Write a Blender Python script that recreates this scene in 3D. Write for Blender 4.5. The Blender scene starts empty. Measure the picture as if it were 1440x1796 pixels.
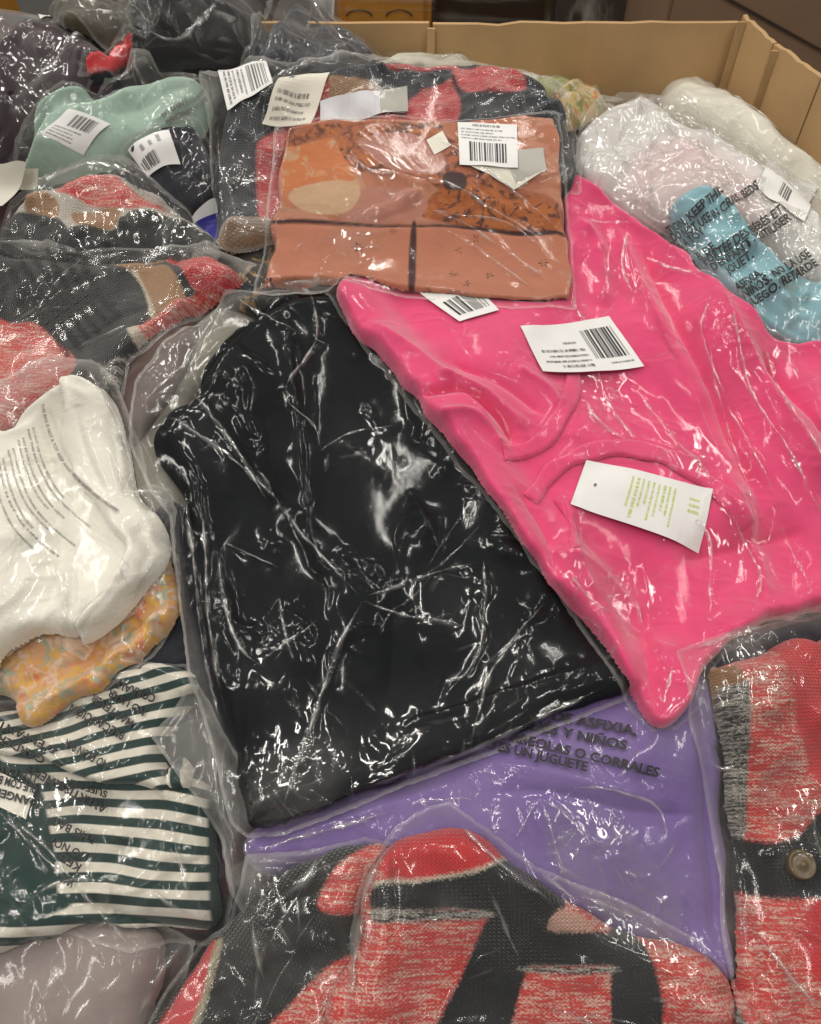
import bpy, math, random
import numpy as np
from mathutils import Vector

SC = bpy.context.scene
COL = SC.collection

# ------------------------------------------------------------------ camera
W_PX, H_PX, F_PX = 1440.0, 1796.0, 1410.0        # photograph frame, focal length in its pixels
PITCH, SLOPE = math.radians(52), math.radians(15)  # camera pitch below horizontal, slope of the heap
O = np.array([0, 0, 0.6])                          # where the view axis meets the heap
FWD = np.array([0, math.cos(PITCH), -math.sin(PITCH)])
UPV = np.array([0, math.sin(PITCH), math.cos(PITCH)])
RGT = np.array([1.0, 0, 0])
CAM = O - 0.95 * FWD
cd = bpy.data.cameras.new('camera'); cam = bpy.data.objects.new('camera', cd); COL.objects.link(cam)
cam.location = CAM; cam.rotation_euler = (math.pi / 2 - PITCH, 0, 0)
cd.sensor_fit = 'VERTICAL'; cd.angle_y = 2 * math.atan(H_PX / 2 / F_PX)
cd.clip_start = 0.02; cd.clip_end = 60
cd.dof.use_dof = True; cd.dof.focus_distance = 0.93; cd.dof.aperture_fstop = 4.0
cd.dof.aperture_fstop = 5.6
SC.camera = cam

# ------------------------------------------------------------------ world, lamps, exposure
wd = bpy.data.worlds.new('World'); SC.world = wd; wd.use_nodes = True
bg = wd.node_tree.nodes['Background']; bg.inputs[0].default_value = (0.93, 0.91, 0.87, 1); bg.inputs[1].default_value = 0.25

def tube_lamp(loc, size, rot, power, col=(1, 0.955, 0.885)):
    l = bpy.data.lights.new('ceiling_lamp', 'AREA'); l.shape = 'RECTANGLE'; l.size, l.size_y = size
    l.energy = power; l.color = col
    o = bpy.data.objects.new('ceiling_lamp', l); COL.objects.link(o); o.location = loc; o.rotation_euler = rot
    return o
# rows of fluorescent fittings under a warehouse ceiling
for (x, y, p) in ((-2.7, -0.6, 23), (-1.05, -1.0, 22), (1.35, -0.9, 15), (3.0, -0.5, 11), (-2.6, 1.3, 21), (-1.15, 1.05, 20), (1.2, 1.15, 14), (2.9, 1.3, 11), (-1.9, 3.1, 18), (0.15, 2.7, 18), (2.2, 3.1, 14)):
    tube_lamp((x, y, 3.5), (0.13, 1.25), (0, 0, 0), p)
SC.view_settings.view_transform = 'Standard'
SC.view_settings.look = 'None'
SC.view_settings.exposure = 0.12
SC.view_settings.gamma = 1.0
cy = SC.cycles
cy.max_bounces = 14; cy.transparent_max_bounces = 40; cy.diffuse_bounces = 3; cy.glossy_bounces = 4
cy.transmission_bounces = 4; cy.caustics_reflective = False; cy.caustics_refractive = False
cy.use_denoising = True
cy.sample_clamp_indirect = 4.0

# ------------------------------------------------------------------ frames: picture rays and the heap plane
UA = np.array([1.0, 0, 0]); VA = np.array([0, math.cos(SLOPE), math.sin(SLOPE)]); NA = np.array([0, -math.sin(SLOPE), math.cos(SLOPE)])
U0, U1, V0, V1, ST = -0.95, 0.95, -0.72, 1.06, 0.0025
NU, NV = int(round((U1 - U0) / ST)) + 1, int(round((V1 - V0) / ST)) + 1
gu = U0 + ST * np.arange(NU); gv = V0 + ST * np.arange(NV)
GU, GV = np.meshgrid(gu, gv)
RNG = np.random.default_rng(7)

def world(u, v, w):
    u, v, w = (np.asarray(a, float) for a in (u, v, w))
    return O + u[..., None] * UA + v[..., None] * VA + w[..., None] * NA

def smooth(a, b, x):
    t = np.clip((x - a) / (b - a), 0, 1); return t * t * (3 - 2 * t)

def blur(A, s):
    r = max(1, int(2.6 * s)); k = np.exp(-0.5 * (np.arange(-r, r + 1) / s) ** 2); k /= k.sum()
    for ax in (0, 1):
        B = np.pad(A, [(r, r) if a == ax else (0, 0) for a in (0, 1)], mode='edge'); n = A.shape[ax]
        A = sum(kk * (B[i:i + n] if ax == 0 else B[:, i:i + n]) for i, kk in enumerate(k))
    return A

def noise(shape, wave, seed, aniso=None):
    """band-limited smooth noise, wave = wavelength in metres"""
    r = np.random.default_rng(seed); h, w = shape
    ky = np.fft.fftfreq(h, ST)[:, None]; kx = np.fft.fftfreq(w, ST)[None]
    if aniso is not None:
        c, s = math.cos(aniso[0]), math.sin(aniso[0]); kx, ky = kx * c + ky * s, (-kx * s + ky * c) * aniso[1]
    K = np.sqrt(kx ** 2 + ky ** 2); f = 1 / wave
    a = np.fft.ifft2(np.fft.fft2(r.standard_normal(shape)) * np.exp(-((K - f) / (0.55 * f)) ** 2)).real
    return a / (a.std() + 1e-9)

# heap profile: heaped higher at the back left, sinking towards the box walls at the back right
H = 0.10 * smooth(-0.05, -0.35, GU) * smooth(0.38, 0.72, GV) * smooth(0.86, 0.76, GV) - 0.07 * smooth(0.68, 0.82, GV) * smooth(-0.15, 0.15, GU) - 0.05 * smooth(0.1, 0.5, GU) * smooth(0.35, 0.75, GV)
H += 0.012 * noise(H.shape, 0.30, 3) - 0.02
H = H.astype(float)

def hget(A, u, v):
    x = np.clip((u - U0) / ST, 0, NU - 1.001); y = np.clip((v - V0) / ST, 0, NV - 1.001)
    i = x.astype(int); j = y.astype(int); fx = x - i; fy = y - j
    return (A[j, i] * (1 - fx) + A[j, i + 1] * fx) * (1 - fy) + (A[j + 1, i] * (1 - fx) + A[j + 1, i + 1] * fx) * fy

def ray(px):
    px = np.asarray(px, float).reshape(-1, 2)
    return FWD + (px[:, :1] - W_PX / 2) / F_PX * RGT + (H_PX / 2 - px[:, 1:]) / F_PX * UPV

def at(px, lift=0.0, A=None):
    """where picture points fall on the heap surface A raised by lift: (u, v)"""
    A = Hs if A is None else A
    d = ray(px); n = d @ NA; c = (CAM - O) @ NA; w = np.zeros(len(d))
    for _ in range(6):
        t = (w - c) / n; p = CAM - O + t[:, None] * d; u, v = p @ UA, p @ VA
        w = 0.5 * w + 0.5 * (hget(A, u, v) + lift)
    return np.stack([u, v], 1)

def at_plane(px, axis, val):
    d = ray(px); t = (val - CAM[axis]) / d[:, axis]; return CAM + t[:, None] * d

# ------------------------------------------------------------------ outlines and distances
def curve(p, n=6, closed=True):
    p = np.asarray(p, float); m = len(p); out = []
    for i in range(m if closed else m - 1):
        if closed: a, b, c, d = p[i - 1], p[i], p[(i + 1) % m], p[(i + 2) % m]
        else: a, b, c, d = p[max(i - 1, 0)], p[i], p[i + 1], p[min(i + 2, m - 1)]
        for t in np.arange(n) / n:
            out.append(0.5 * (2 * b + (c - a) * t + (2 * a - 5 * b + 4 * c - d) * t * t + (3 * b - a - 3 * c + d) * t ** 3))
    if not closed: out.append(p[-1])
    return np.array(out)

def seg_dist(U, V, pts, closed):
    D = np.full(U.shape, 1e9); T = np.zeros(U.shape); q = list(pts) + ([pts[0]] if closed else [])
    L = [0.0]
    for a, b in zip(q[:-1], q[1:]): L.append(L[-1] + math.hypot(*(b - a)))
    for k, (a, b) in enumerate(zip(q[:-1], q[1:])):
        e = b - a; l2 = e @ e + 1e-12
        t = np.clip(((U - a[0]) * e[0] + (V - a[1]) * e[1]) / l2, 0, 1)
        dd = (U - a[0] - t * e[0]) ** 2 + (V - a[1] - t * e[1]) ** 2
        m = dd < D; D = np.where(m, dd, D); T = np.where(m, (L[k] + t * (L[k + 1] - L[k])) / L[-1], T)
    return np.sqrt(D), T

def sdf(U, V, poly):
    D, _ = seg_dist(U, V, poly, True); ins = np.zeros(U.shape, bool); n = len(poly)
    for i in range(n):
        a, b = poly[i], poly[(i + 1) % n]
        if a[1] == b[1]: continue
        c = (a[1] > V) != (b[1] > V)
        ins ^= c & (U < (b[0] - a[0]) * (V - a[1]) / (b[1] - a[1]) + a[0])
    return np.where(ins, D, -D)

def window(poly, pad=0.02):
    i0 = int(np.clip((poly[:, 0].min() - pad - U0) / ST, 0, NU - 2)); i1 = int(np.clip((poly[:, 0].max() + pad - U0) / ST, i0 + 2, NU - 1))
    j0 = int(np.clip((poly[:, 1].min() - pad - V0) / ST, 0, NV - 2)); j1 = int(np.clip((poly[:, 1].max() + pad - V0) / ST, j0 + 2, NV - 1))
    return slice(j0, j1 + 1), slice(i0, i1 + 1)

def ridge_field(U, V, ridges, lift, A):
    """ridges: (px polyline, height, half width) - raised creases or, when negative, valleys"""
    z = np.zeros(U.shape)
    for pl, a, wd_ in ridges:
        q = at(curve(pl, 5, False), lift, A); D, T = seg_dist(U, V, q, False)
        z += a * np.exp(-(D / wd_) ** 1.15) * np.clip(np.minimum(T, 1 - T) * 7, 0.12, 1)
    return z

# ------------------------------------------------------------------ mesh building
def link(name, me, parent=None, mat=None):
    o = bpy.data.objects.new(name, me); COL.objects.link(o)
    if parent is not None: o.parent = parent; o.matrix_parent_inverse = parent.matrix_world.inverted() if False else o.matrix_parent_inverse
    if mat is not None: me.materials.append(mat)
    return o

def mesh_from(name, verts, faces, shade=True, attrs=None, uv=None, origin=None):
    """faces: int array (n,3) or (n,4)"""
    me = bpy.data.meshes.new(name); verts = np.asarray(verts, np.float32); faces = np.asarray(faces, np.int32)
    if origin is not None: verts = verts - np.asarray(origin, np.float32)
    k = faces.shape[1]
    me.vertices.add(len(verts)); me.vertices.foreach_set('co', verts.ravel())
    me.loops.add(faces.size); me.loops.foreach_set('vertex_index', faces.ravel())
    me.polygons.add(len(faces)); me.polygons.foreach_set('loop_start', np.arange(0, faces.size, k, dtype=np.int32))
    me.polygons.foreach_set('loop_total', np.full(len(faces), k, np.int32))
    me.polygons.foreach_set('use_smooth', np.full(len(faces), shade, bool))
    me.update(calc_edges=True)
    if uv is not None:
        l = me.uv_layers.new(name='UVMap'); l.data.foreach_set('uv', np.asarray(uv, np.float32)[faces.ravel()].ravel())
    for an, av in (attrs or {}).items():
        a = me.attributes.new(an, 'FLOAT', 'POINT'); a.data.foreach_set('value', np.asarray(av, np.float32))
    return me

def clip_grid(d, chans):
    """triangulate a grid and cut it along d = 0. chans: dict of (h,w) arrays; returns dict of 1-D arrays and triangles"""
    h, w = d.shape; idx = np.arange(h * w).reshape(h, w)
    a, b, c, e = idx[:-1, :-1], idx[:-1, 1:], idx[1:, 1:], idx[1:, :-1]
    par = ((np.arange(h - 1)[:, None] + np.arange(w - 1)[None]) % 2).astype(bool)
    T = np.concatenate([np.stack([np.where(par, a, a), np.where(par, b, b), np.where(par, c, e)], -1).reshape(-1, 3),
                        np.stack([np.where(par, a, b), np.where(par, c, c), np.where(par, e, e)], -1).reshape(-1, 3)])
    D = d.ravel(); ins = D[T] > 0; n = ins.sum(1)
    full = T[n == 3]; out = [full]; ek, et = [], []
    N = h * w
    for cnt in (1, 2):
        t = T[n == cnt]; i = ins[n == cnt]
        lone = np.argmax(i if cnt == 1 else ~i, 1)
        r = np.arange(len(t)); p0, p1, p2 = t[r, lone], t[r, (lone + 1) % 3], t[r, (lone + 2) % 3]
        k1 = np.minimum(p0, p1) * N + np.maximum(p0, p1); k2 = np.minimum(p0, p2) * N + np.maximum(p0, p2)
        ek += [k1, k2]; et.append((cnt, p0, p1, p2))
    allk = np.concatenate(ek); uk, inv = np.unique(allk, return_inverse=True)
    ea, eb = uk // N, uk % N; tt = D[ea] / (D[ea] - D[eb]); tt = np.clip(tt, 0.02, 0.98)
    off = 0; pos = 0
    for cnt, p0, p1, p2 in et:
        m = len(p0); i1 = N + inv[pos:pos + m]; i2 = N + inv[pos + m:pos + 2 * m]; pos += 2 * m
        if cnt == 1: out.append(np.stack([p0, i1, i2], 1))
        else: out.append(np.stack([i1, p1, p2], 1)); out.append(np.stack([i1, p2, i2], 1))
    F = np.concatenate(out); used, F2 = np.unique(F, return_inverse=True); F2 = F2.reshape(-1, 3)
    res = {}
    for k, A in chans.items():
        A = A.ravel(); E = A[ea] * (1 - tt) + A[eb] * tt; res[k] = np.concatenate([A, E])[used]
    return res, F2

# ------------------------------------------------------------------ things
def thing(name, label, cat, px, group=None):
    o = bpy.data.objects.new(name, None); COL.objects.link(o); o.empty_display_size = 0.05
    q = at([px]); p = world(q[:, 0], q[:, 1], hget(Hs, q[:, 0], q[:, 1]))[0]
    o.location = p; o['label'] = label; o['category'] = cat
    if group: o['group'] = group
    o['_p'] = [float(x) for x in p]
    return o

def origin(o):
    p = np.zeros(3)
    while o is not None:
        p = p + np.array(o.location); o = o.parent
    return p

Hs = blur(H, 6)              # smooth copy used for aiming outlines
SEED = [100]; INSIDE = {}

def touch():
    global Hs
    Hs = blur(H, 5)

def garment(parent, name, px, t, mat, r=None, folds=(), zones=(), wr=0.0, wave=0.05, ang=0.0, sharp=False, rough_edge=0.0015, bury=0.0, wr_ang=None, sm=1.0, pucker=0.0008, label=None):
    """a cushion of cloth lying on the heap: outline px, thickness t, edge radius r"""
    global H
    SEED[0] += 1; r = r or t * 0.9
    if parent.type == 'MESH': touch()
    poly = at(px if sharp else curve(px, 6), t * 0.45)
    jj, ii = window(poly); U, V = GU[jj, ii], GV[jj, ii]; h0 = H[jj, ii]
    d = sdf(U, V, poly) + rough_edge * noise(U.shape, 0.07, SEED[0])
    e = np.clip(d / r, 0, 1); prof = np.sqrt(np.clip(1 - (1 - e) ** 2, 0, 1))
    base = blur(h0, max(1.5, t / ST * 0.8 * sm)); b = h0 + (base - h0) * smooth(0, 1, e)
    z = b + (t - bury) * prof
    A = Hs
    z += ridge_field(U, V, folds, t, A) * smooth(0, 1, d / (r * 0.8))
    if wr:
        an = None if wr_ang is None else (wr_ang, 3.0)
        f = noise(U.shape, wave * 1.3, SEED[0] + 500, an); f2 = noise(U.shape, wave * 0.7, SEED[0] + 900, an)
        z += wr * (0.8 * f + 0.8 * np.maximum(f2, 0) ** 1.5 * 0.5) * smooth(0, 1, d / r)
    if pucker:
        a0 = (SEED[0] * 1.7 % 3.14) if wr_ang is None else wr_ang
        k = (1 - np.clip(np.abs(noise(U.shape, 0.030, SEED[0] + 300, (a0, 3.5))), 0, 1)) ** 3 * smooth(-0.2, 1.2, noise(U.shape, 0.09, SEED[0] + 301)) + 0.6 * (1 - np.clip(np.abs(noise(U.shape, 0.020, SEED[0] + 302, (a0 + 0.9, 3.0))), 0, 1)) ** 3 * smooth(0.0, 1.4, noise(U.shape, 0.07, SEED[0] + 303))
        z += pucker * 2.2 * k * smooth(0, 1, d / (r * 0.7))
    z = np.where(d > 0.004, np.maximum(z, h0 + 0.0012), np.maximum(z, h0 - 0.002))
    ca, sa = math.cos(ang), math.sin(ang)
    ch = {'u': U, 'v': V, 'w': z}
    for k, zp in enumerate(zones):
        ch['zone%d' % k] = sdf(U, V, at(curve(zp, 6), t * 0.9, A))
    res, F = clip_grid(d, ch)
    pos = world(res['u'], res['v'], res['w']); uv = np.stack([res['u'] * ca + res['v'] * sa, -res['u'] * sa + res['v'] * ca], 1)
    me = mesh_from(name, pos, F, True, {k: v for k, v in res.items() if k.startswith('zone')}, uv, origin(parent))
    o = link(name, me, parent, mat)
    if label: o['label'] = label
    H[jj, ii] = np.where(d > 0, np.maximum(z, h0), h0)
    root = parent.name if parent.parent is None else parent.parent.name
    INSIDE.setdefault(root, []).append(poly)
    return o

def band(parent, name, line, width, t, mat, **k):
    """a strip of cloth (welt, collar, strap) along a picture polyline, width in picture pixels"""
    c = curve(line, 5, False); g = np.gradient(c, axis=0); g /= np.linalg.norm(g, axis=1, keepdims=True) + 1e-9
    nrm = np.stack([-g[:, 1], g[:, 0]], 1) * width / 2
    return garment(parent, name, np.concatenate([c + nrm, (c - nrm)[::-1]]), t, mat, sharp=True, sm=0.5, **k)

def enlarge(A, shape):
    h, w = A.shape[:2]; y = np.minimum(np.arange(shape[0]) / 2, h - 1.001); x = np.minimum(np.arange(shape[1]) / 2, w - 1.001)
    i, j = y.astype(int), x.astype(int); fy, fx = (y - i)[:, None, None], (x - j)[None, :, None]
    T = A[i] * (1 - fy) + A[np.minimum(i + 1, h - 1)] * fy
    return T[:, j] * (1 - fx) + T[:, np.minimum(j + 1, w - 1)] * fx

def simulate(w0, d, U, V, S, E, c, fine, dirn, iso, its, amp, wave, seed, sag):
    """slack film over a support: its rest lengths are longer than its span, so it buckles into creases, large ones first"""
    big = np.clip(c / 0.02, 0, 2.0); Q = None
    sd = 0.28 * amp * (1.5 * noise(U.shape, wave * 3.2, seed) + 0.7 * noise(U.shape, wave * 1.5, seed + 1)) * big
    for st, n in ((4, its * 2), (2, its), (1, its // 2)):
        q = slice(None, None, st)
        R = np.stack([U, V, w0], -1)[q, q].astype(np.float32); D0 = d[q, q]; C = (c if st == 4 else c + fine * (0.5 if st == 2 else 1))[q, q]
        if Q is None: P = R.copy(); P[..., 2] += sd[q, q]
        else:
            P = R + enlarge(Q, R.shape)
            P[..., 2] += (amp * 0.15 * noise(R.shape[:2], 0.02 * ST / (ST * st), seed + 3 + st) * np.clip(fine[q, q] / 0.03, 0, 1.3)).astype(np.float32)
        P = P.astype(np.float32); pin = D0 < -0.006; Rp = R[pin]; lo = (S[q, q] + 0.0007).astype(np.float32); hi = (E[q, q] + 0.022).astype(np.float32)
        G = []
        for dy, dx, k in ((0, 1, 1), (1, 0, 1), (1, 1, .7), (1, -1, .7), (0, 2, .10), (2, 0, .10)):
            if dx >= 0: sa = (slice(0, -dy or None), slice(0, -dx or None)); sb = (slice(dy, None), slice(dx, None))
            else: sa = (slice(0, -dy or None), slice(-dx, None)); sb = (slice(dy, None), slice(0, dx))
            L = np.sqrt(((R[sb] - R[sa]) ** 2).sum(-1)); e = np.array([dx, dy], float); e /= np.linalg.norm(e)
            f = iso + (1 - iso) * (e[0] * dirn[0][q, q][sa] + e[1] * dirn[1][q, q][sa]) ** 2
            G.append((sa, sb, (L * (1 + 0.5 * (C[sa] + C[sb]) * f)).astype(np.float32), np.float32(0.25 * k)))
        for it in range(n):
            for sa, sb, L, k in G:
                D = P[sb] - P[sa]; l = np.sqrt((D * D).sum(-1)) + 1e-9
                D *= ((l - L) / l * k)[..., None]; P[sa] += D; P[sb] -= D
            P[..., 2] -= np.float32(sag)
            np.maximum(P[..., 2], lo, out=P[..., 2]); np.minimum(P[..., 2], hi, out=P[..., 2])
            P[pin] = Rp
        Q = P - R
    return P

CS, SS = 0.25, 0.55
def bank(ridges, lift, U, V, seed):
    """the film rises on both sides towards a crease, one side steeper than the other"""
    z = np.zeros(U.shape); wx = 0.003 * noise(U.shape, 0.05, seed + 21); wy = 0.003 * noise(U.shape, 0.05, seed + 22)
    for k, (pl, a, wd_) in enumerate(ridges):
        q = at(curve(pl, 4, False), lift); D, T = seg_dist(U + wx, V + wy, q, False); e = q[-1] - q[0]
        side = np.sign((U - q[0, 0]) * e[1] - (V - q[0, 1]) * e[0]); w = np.where(side > 0, 0.020, 0.009) if k % 2 else np.where(side > 0, 0.010, 0.022)
        z = np.maximum(z, 0.65 * a * np.exp(-D / w) * np.clip(np.minimum(T, 1 - T) * 5, 0.05, 1))
    return z

def random_creases(px, n, seed):
    """long creases that start at pinched points and run across the bag"""
    r = random.Random(seed); xs = [p[0] for p in px]; ys = [p[1] for p in px]; out = []
    size = math.sqrt((max(xs) - min(xs)) * (max(ys) - min(ys)))
    hubs = [(r.uniform(min(xs), max(xs)), r.uniform(min(ys), max(ys)), r.uniform(0, 6.28)) for _ in range(max(2, n // 4))]
    for k in range(n):
        hx, hy, ha = r.choice(hubs); a = ha + r.gauss(0, 0.45) + r.choice((0, math.pi)); L = size * r.choice((0.08, 0.14, 0.22, 0.4)) * r.uniform(0.7, 1.3); pts = [(hx + r.gauss(0, 12), hy + r.gauss(0, 12))]
        for _ in range(3):
            a += r.gauss(0, 0.25); pts.append((pts[-1][0] + L / 3 * math.cos(a), pts[-1][1] + L / 3 * math.sin(a)))
        out.append((pts, r.uniform(0.0004, 0.0010), r.uniform(0.0010, 0.0022)))
    return out

def glints(spots, seed):
    """clusters of short kinked creases where the film is crushed"""
    r = random.Random(seed + 1); out = []
    for (sx, sy, rad, cc) in spots:
        main = r.uniform(0, math.pi)
        for _ in range(int(4 + 110 * cc * rad / 50)):
            x, y = sx + r.gauss(0, 0.5) * rad, sy + r.gauss(0, 0.5) * rad; a = main + r.gauss(0, 0.45); pts = [(x, y)]
            for _ in range(r.choice((1, 2, 2, 3))):
                L = rad * r.choice((0.15, 0.3, 0.3, 0.7)) * r.uniform(0.6, 1.3); a += r.choice((-1, 1)) * r.choice((0.1, 0.25, 0.9)) * r.uniform(0.5, 1.2); pts.append((pts[-1][0] + L * math.cos(a), pts[-1][1] + L * math.sin(a)))
            out.append((pts, r.uniform(0.0004, 0.0013), r.uniform(0.0012, 0.0034)))
    return out

def rim_creases(px, seed):
    """folds running alongside the bag's own edges"""
    r = random.Random(seed + 2); out = []; c = np.mean(px, axis=0)
    for a, b in zip(px, px[1:] + px[:1]):
        L = math.hypot(b[0] - a[0], b[1] - a[1])
        if L < 70: continue
        n = np.array([-(b[1] - a[1]), b[0] - a[0]]) / L
        if (c - np.array(a)) @ n < 0: n = -n
        for _ in range(2):
            t0, t1 = sorted((r.uniform(0.02, 0.98), r.uniform(0.02, 0.98)))
            o1, o2, o3 = r.uniform(4, 26), r.uniform(4, 22), r.uniform(4, 30)
            if (t1 - t0) * L > 30: out.append(([tuple(np.array(a) + (np.array(b) - np.array(a)) * (t0 + (t1 - t0) * q) + n * o) for q, o in ((0, o1), (.5, o2), (1, o3))], r.uniform(0.0005, 0.001), r.uniform(0.001, 0.002)))
    return out

XS = np.array([-1.0, -0.62, -0.3, 0.0, 0.3, 0.62, 1.0]); ZS = np.array([-0.35, 0.30, 0.80, 1.0, 0.80, 0.30, -0.35])
def strips(ridges, nd, lift, Z, d, U, V, seed):
    """the crest of every crease as a fine rounded fold in the film"""
    r = np.random.default_rng(seed + 5); vs, fs, us, ks, n0 = [], [], [], [], 0
    def get(A, u, v):
        x = np.clip((u - U[0, 0]) / ST, 0, A.shape[1] - 1.001); y = np.clip((v - V[0, 0]) / ST, 0, A.shape[0] - 1.001); i, j = x.astype(int), y.astype(int); fx, fy = x - i, y - j
        return (A[j, i] * (1 - fx) + A[j, i + 1] * fx) * (1 - fy) + (A[j + 1, i] * (1 - fx) + A[j + 1, i + 1] * fx) * fy
    for kk, (pl, a, wd_) in enumerate(ridges):
        q = at(pl if len(pl) < 3 else np.array(pl), lift); c = curve(q, 12, False) if kk < nd else np.asarray(q)
        s_ = np.concatenate([[0], np.cumsum(np.linalg.norm(np.diff(c, axis=0), axis=1))]); L = s_[-1]
        if L < 0.006: continue
        n = int(np.clip(L / 0.0022, 6, 160)); t = np.linspace(0, L, n)
        p = np.stack([np.interp(t, s_, c[:, 0]), np.interp(t, s_, c[:, 1])], 1)
        g = np.gradient(p, axis=0); g /= np.linalg.norm(g, axis=1, keepdims=True) + 1e-12; nr = np.stack([-g[:, 1], g[:, 0]], 1)
        def wob(step):
            m = max(3, int(L / step) + 2); return np.interp(t, np.linspace(0, L, m), r.standard_normal(m))
        p = p + nr * (0.0006 * wob(0.03) + 0.0002 * wob(0.008))[:, None]
        tap = np.clip(np.minimum(t, L - t) / (0.18 * L + 0.004), 0.03, 1); tap *= smooth(0.001, 0.006, get(d, p[:, 0], p[:, 1]))
        wv = wd_ * tap * np.clip(1 + 0.35 * wob(0.012), 0.3, 1.8); av = a * tap * np.clip(0.8 + 0.55 * wob(0.010), 0.05, 2.0)
        uu = p[:, :1] + nr[:, :1] * wv[:, None] * XS; vv = p[:, 1:] + nr[:, 1:] * wv[:, None] * XS
        skew = 0.35 * wob(0.02)[:, None] * XS * np.abs(ZS)
        ww = get(Z, uu, vv) + av[:, None] * (ZS + skew * 0.6) - 0.00005
        base = n0 + np.arange(n * 7).reshape(n, 7)
        fq = np.stack([base[:-1, :-1], base[:-1, 1:], base[1:, 1:], base[1:, :-1]], -1).reshape(-1, 4)
        fs += [fq[:, [0, 2, 1]], fq[:, [0, 3, 2]]]
        vs.append(world(uu, vv, ww).reshape(-1, 3)); us.append(np.stack([uu, vv], -1).reshape(-1, 2)); ks.append((tap[:, None] * np.clip(0.8 + 0.4 * wob(0.015), 0.1, 1.5)[:, None] * (1 - np.abs(XS)) * (1.25 if kk < nd else 0.5)).ravel()); n0 += n * 7
    if not vs: return np.zeros((0, 3)), np.zeros((0, 3), int), np.zeros((0, 2)), np.zeros(0)
    return np.concatenate(vs), np.concatenate(fs), np.concatenate(us), np.concatenate(ks)

def film(parent, px, mat, c=0.02, spots=(), ridges=(), dirn=None, bridge=24, its=80, wave=0.022, name='plastic_bag', edge_lift=0.0012, iso=0.15, sag=0.000015, lines=22, lift=0.012, amp=0.0012, sharp=True):
    """the clear bag over whatever lies inside it; dirn is the picture direction it is slack along"""
    global H
    SEED[0] += 1; touch(); lift = 0.002
    poly = at(px if sharp else curve(px, 6), lift)
    jj, ii = window(poly); U, V = GU[jj, ii], GV[jj, ii]; S = H[jj, ii].copy()
    d = sdf(U, V, poly) + 0.0008 * noise(U.shape, 0.09, SEED[0]) + 0.0003 * noise(U.shape, 0.016, SEED[0] + 1)
    E = S.copy()
    for _ in range(5): E = np.maximum(S, blur(E, 9.0))
    for _ in range(int(bridge)): E = np.maximum(S, blur(E, 3.0))
    E = np.maximum(S, blur(E, 4.0))
    near = 0.8 * smooth(0.014, 0.0, d); E = E * (1 - near) + np.maximum(S, blur(S, 2)) * near
    w0 = E + 0.0015 + edge_lift * smooth(0.012, 0, d) * (1 + noise(U.shape, 0.06, SEED[0] + 2))
    cm = np.full(U.shape, float(c) * CS) * (0.25 + 1.2 * smooth(0.0, 1.3, noise(U.shape, 0.10, SEED[0] + 5)))
    fm = np.zeros(U.shape) + 0.25 * cm
    for (sx, sy, rad, cc) in spots:
        q = at([(sx, sy)], lift); q2 = at([(sx + rad, sy)], lift); rr = np.hypot(*(q2 - q)[0])
        fm += cc * SS * np.exp(-((U - q[0, 0]) ** 2 + (V - q[0, 1]) ** 2) / rr ** 2)
    flap = np.full(U.shape, -1.0)
    for q in INSIDE.get(parent.name, []): flap = np.maximum(flap, sdf(U, V, q))
    cm += 0.006 * smooth(0.0, -0.02, flap); cm += 0.5 * fm
    cm *= smooth(-0.004, 0.01, d); fm *= smooth(-0.004, 0.01, d)
    th = 1.3 * noise(U.shape, 0.22, SEED[0] + 9)
    if dirn is None: th = th * 1.6
    else:
        q = at([(dirn[0], dirn[1]), (dirn[2], dirn[3])], lift); dv = q[1] - q[0]; th = 0.35 * th + math.atan2(dv[1], dv[0])
    dv = (np.cos(th), np.sin(th))
    P = simulate(w0, d, U, V, S, E, cm, fm, dv, iso, its, amp * 1.4, wave, SEED[0] + 7, sag)
    ridges0 = list(ridges); drawn = [(l, a * 0.36, w_ * 0.80) for l, a, w_ in ridges]; ridges = drawn + random_creases(px, lines, SEED[0]) + glints(spots, SEED[0]) + rim_creases(px, SEED[0])
    P[..., 2] += bank(ridges0, lift, U, V, SEED[0]) * smooth(-0.002, 0.010, d)
    nd = len(drawn)
    sv, sf, su, sk = strips(ridges, nd, lift, P[..., 2], d, U, V, SEED[0])
    res, F = clip_grid(d, {'u': P[..., 0], 'v': P[..., 1], 'w': P[..., 2], 'edge': d, 'flap': flap, 'fine': fm})
    n0 = len(res['u']); k = len(sv)
    me = mesh_from(name, np.concatenate([world(res['u'], res['v'], res['w']), sv]), np.concatenate([F, sf + n0]), True, {'edge': np.concatenate([res['edge'], np.ones(k)]), 'flap': np.concatenate([res['flap'], np.ones(k)]), 'fold': np.concatenate([np.clip(res['fine'] * 14, 0, 0.45), sk])},
                   np.concatenate([np.stack([res['u'], res['v']], 1), su]), origin(parent))
    o = link(name, me, parent, mat)
    H[jj, ii] = np.where(d > 0, np.maximum(P[..., 2], S), S)
    touch()
    return o

def quad_frame(corners, lift=0.0):
    """corners in picture order: top-left, top-right, bottom-right, bottom-left of the printed face"""
    q = at(corners, lift)
    def f(s, t):
        s = np.asarray(s, float)[..., None]; t = np.asarray(t, float)[..., None]
        return (q[0] * (1 - s) + q[1] * s) * (1 - t) + (q[3] * (1 - s) + q[2] * s) * t
    return f

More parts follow.
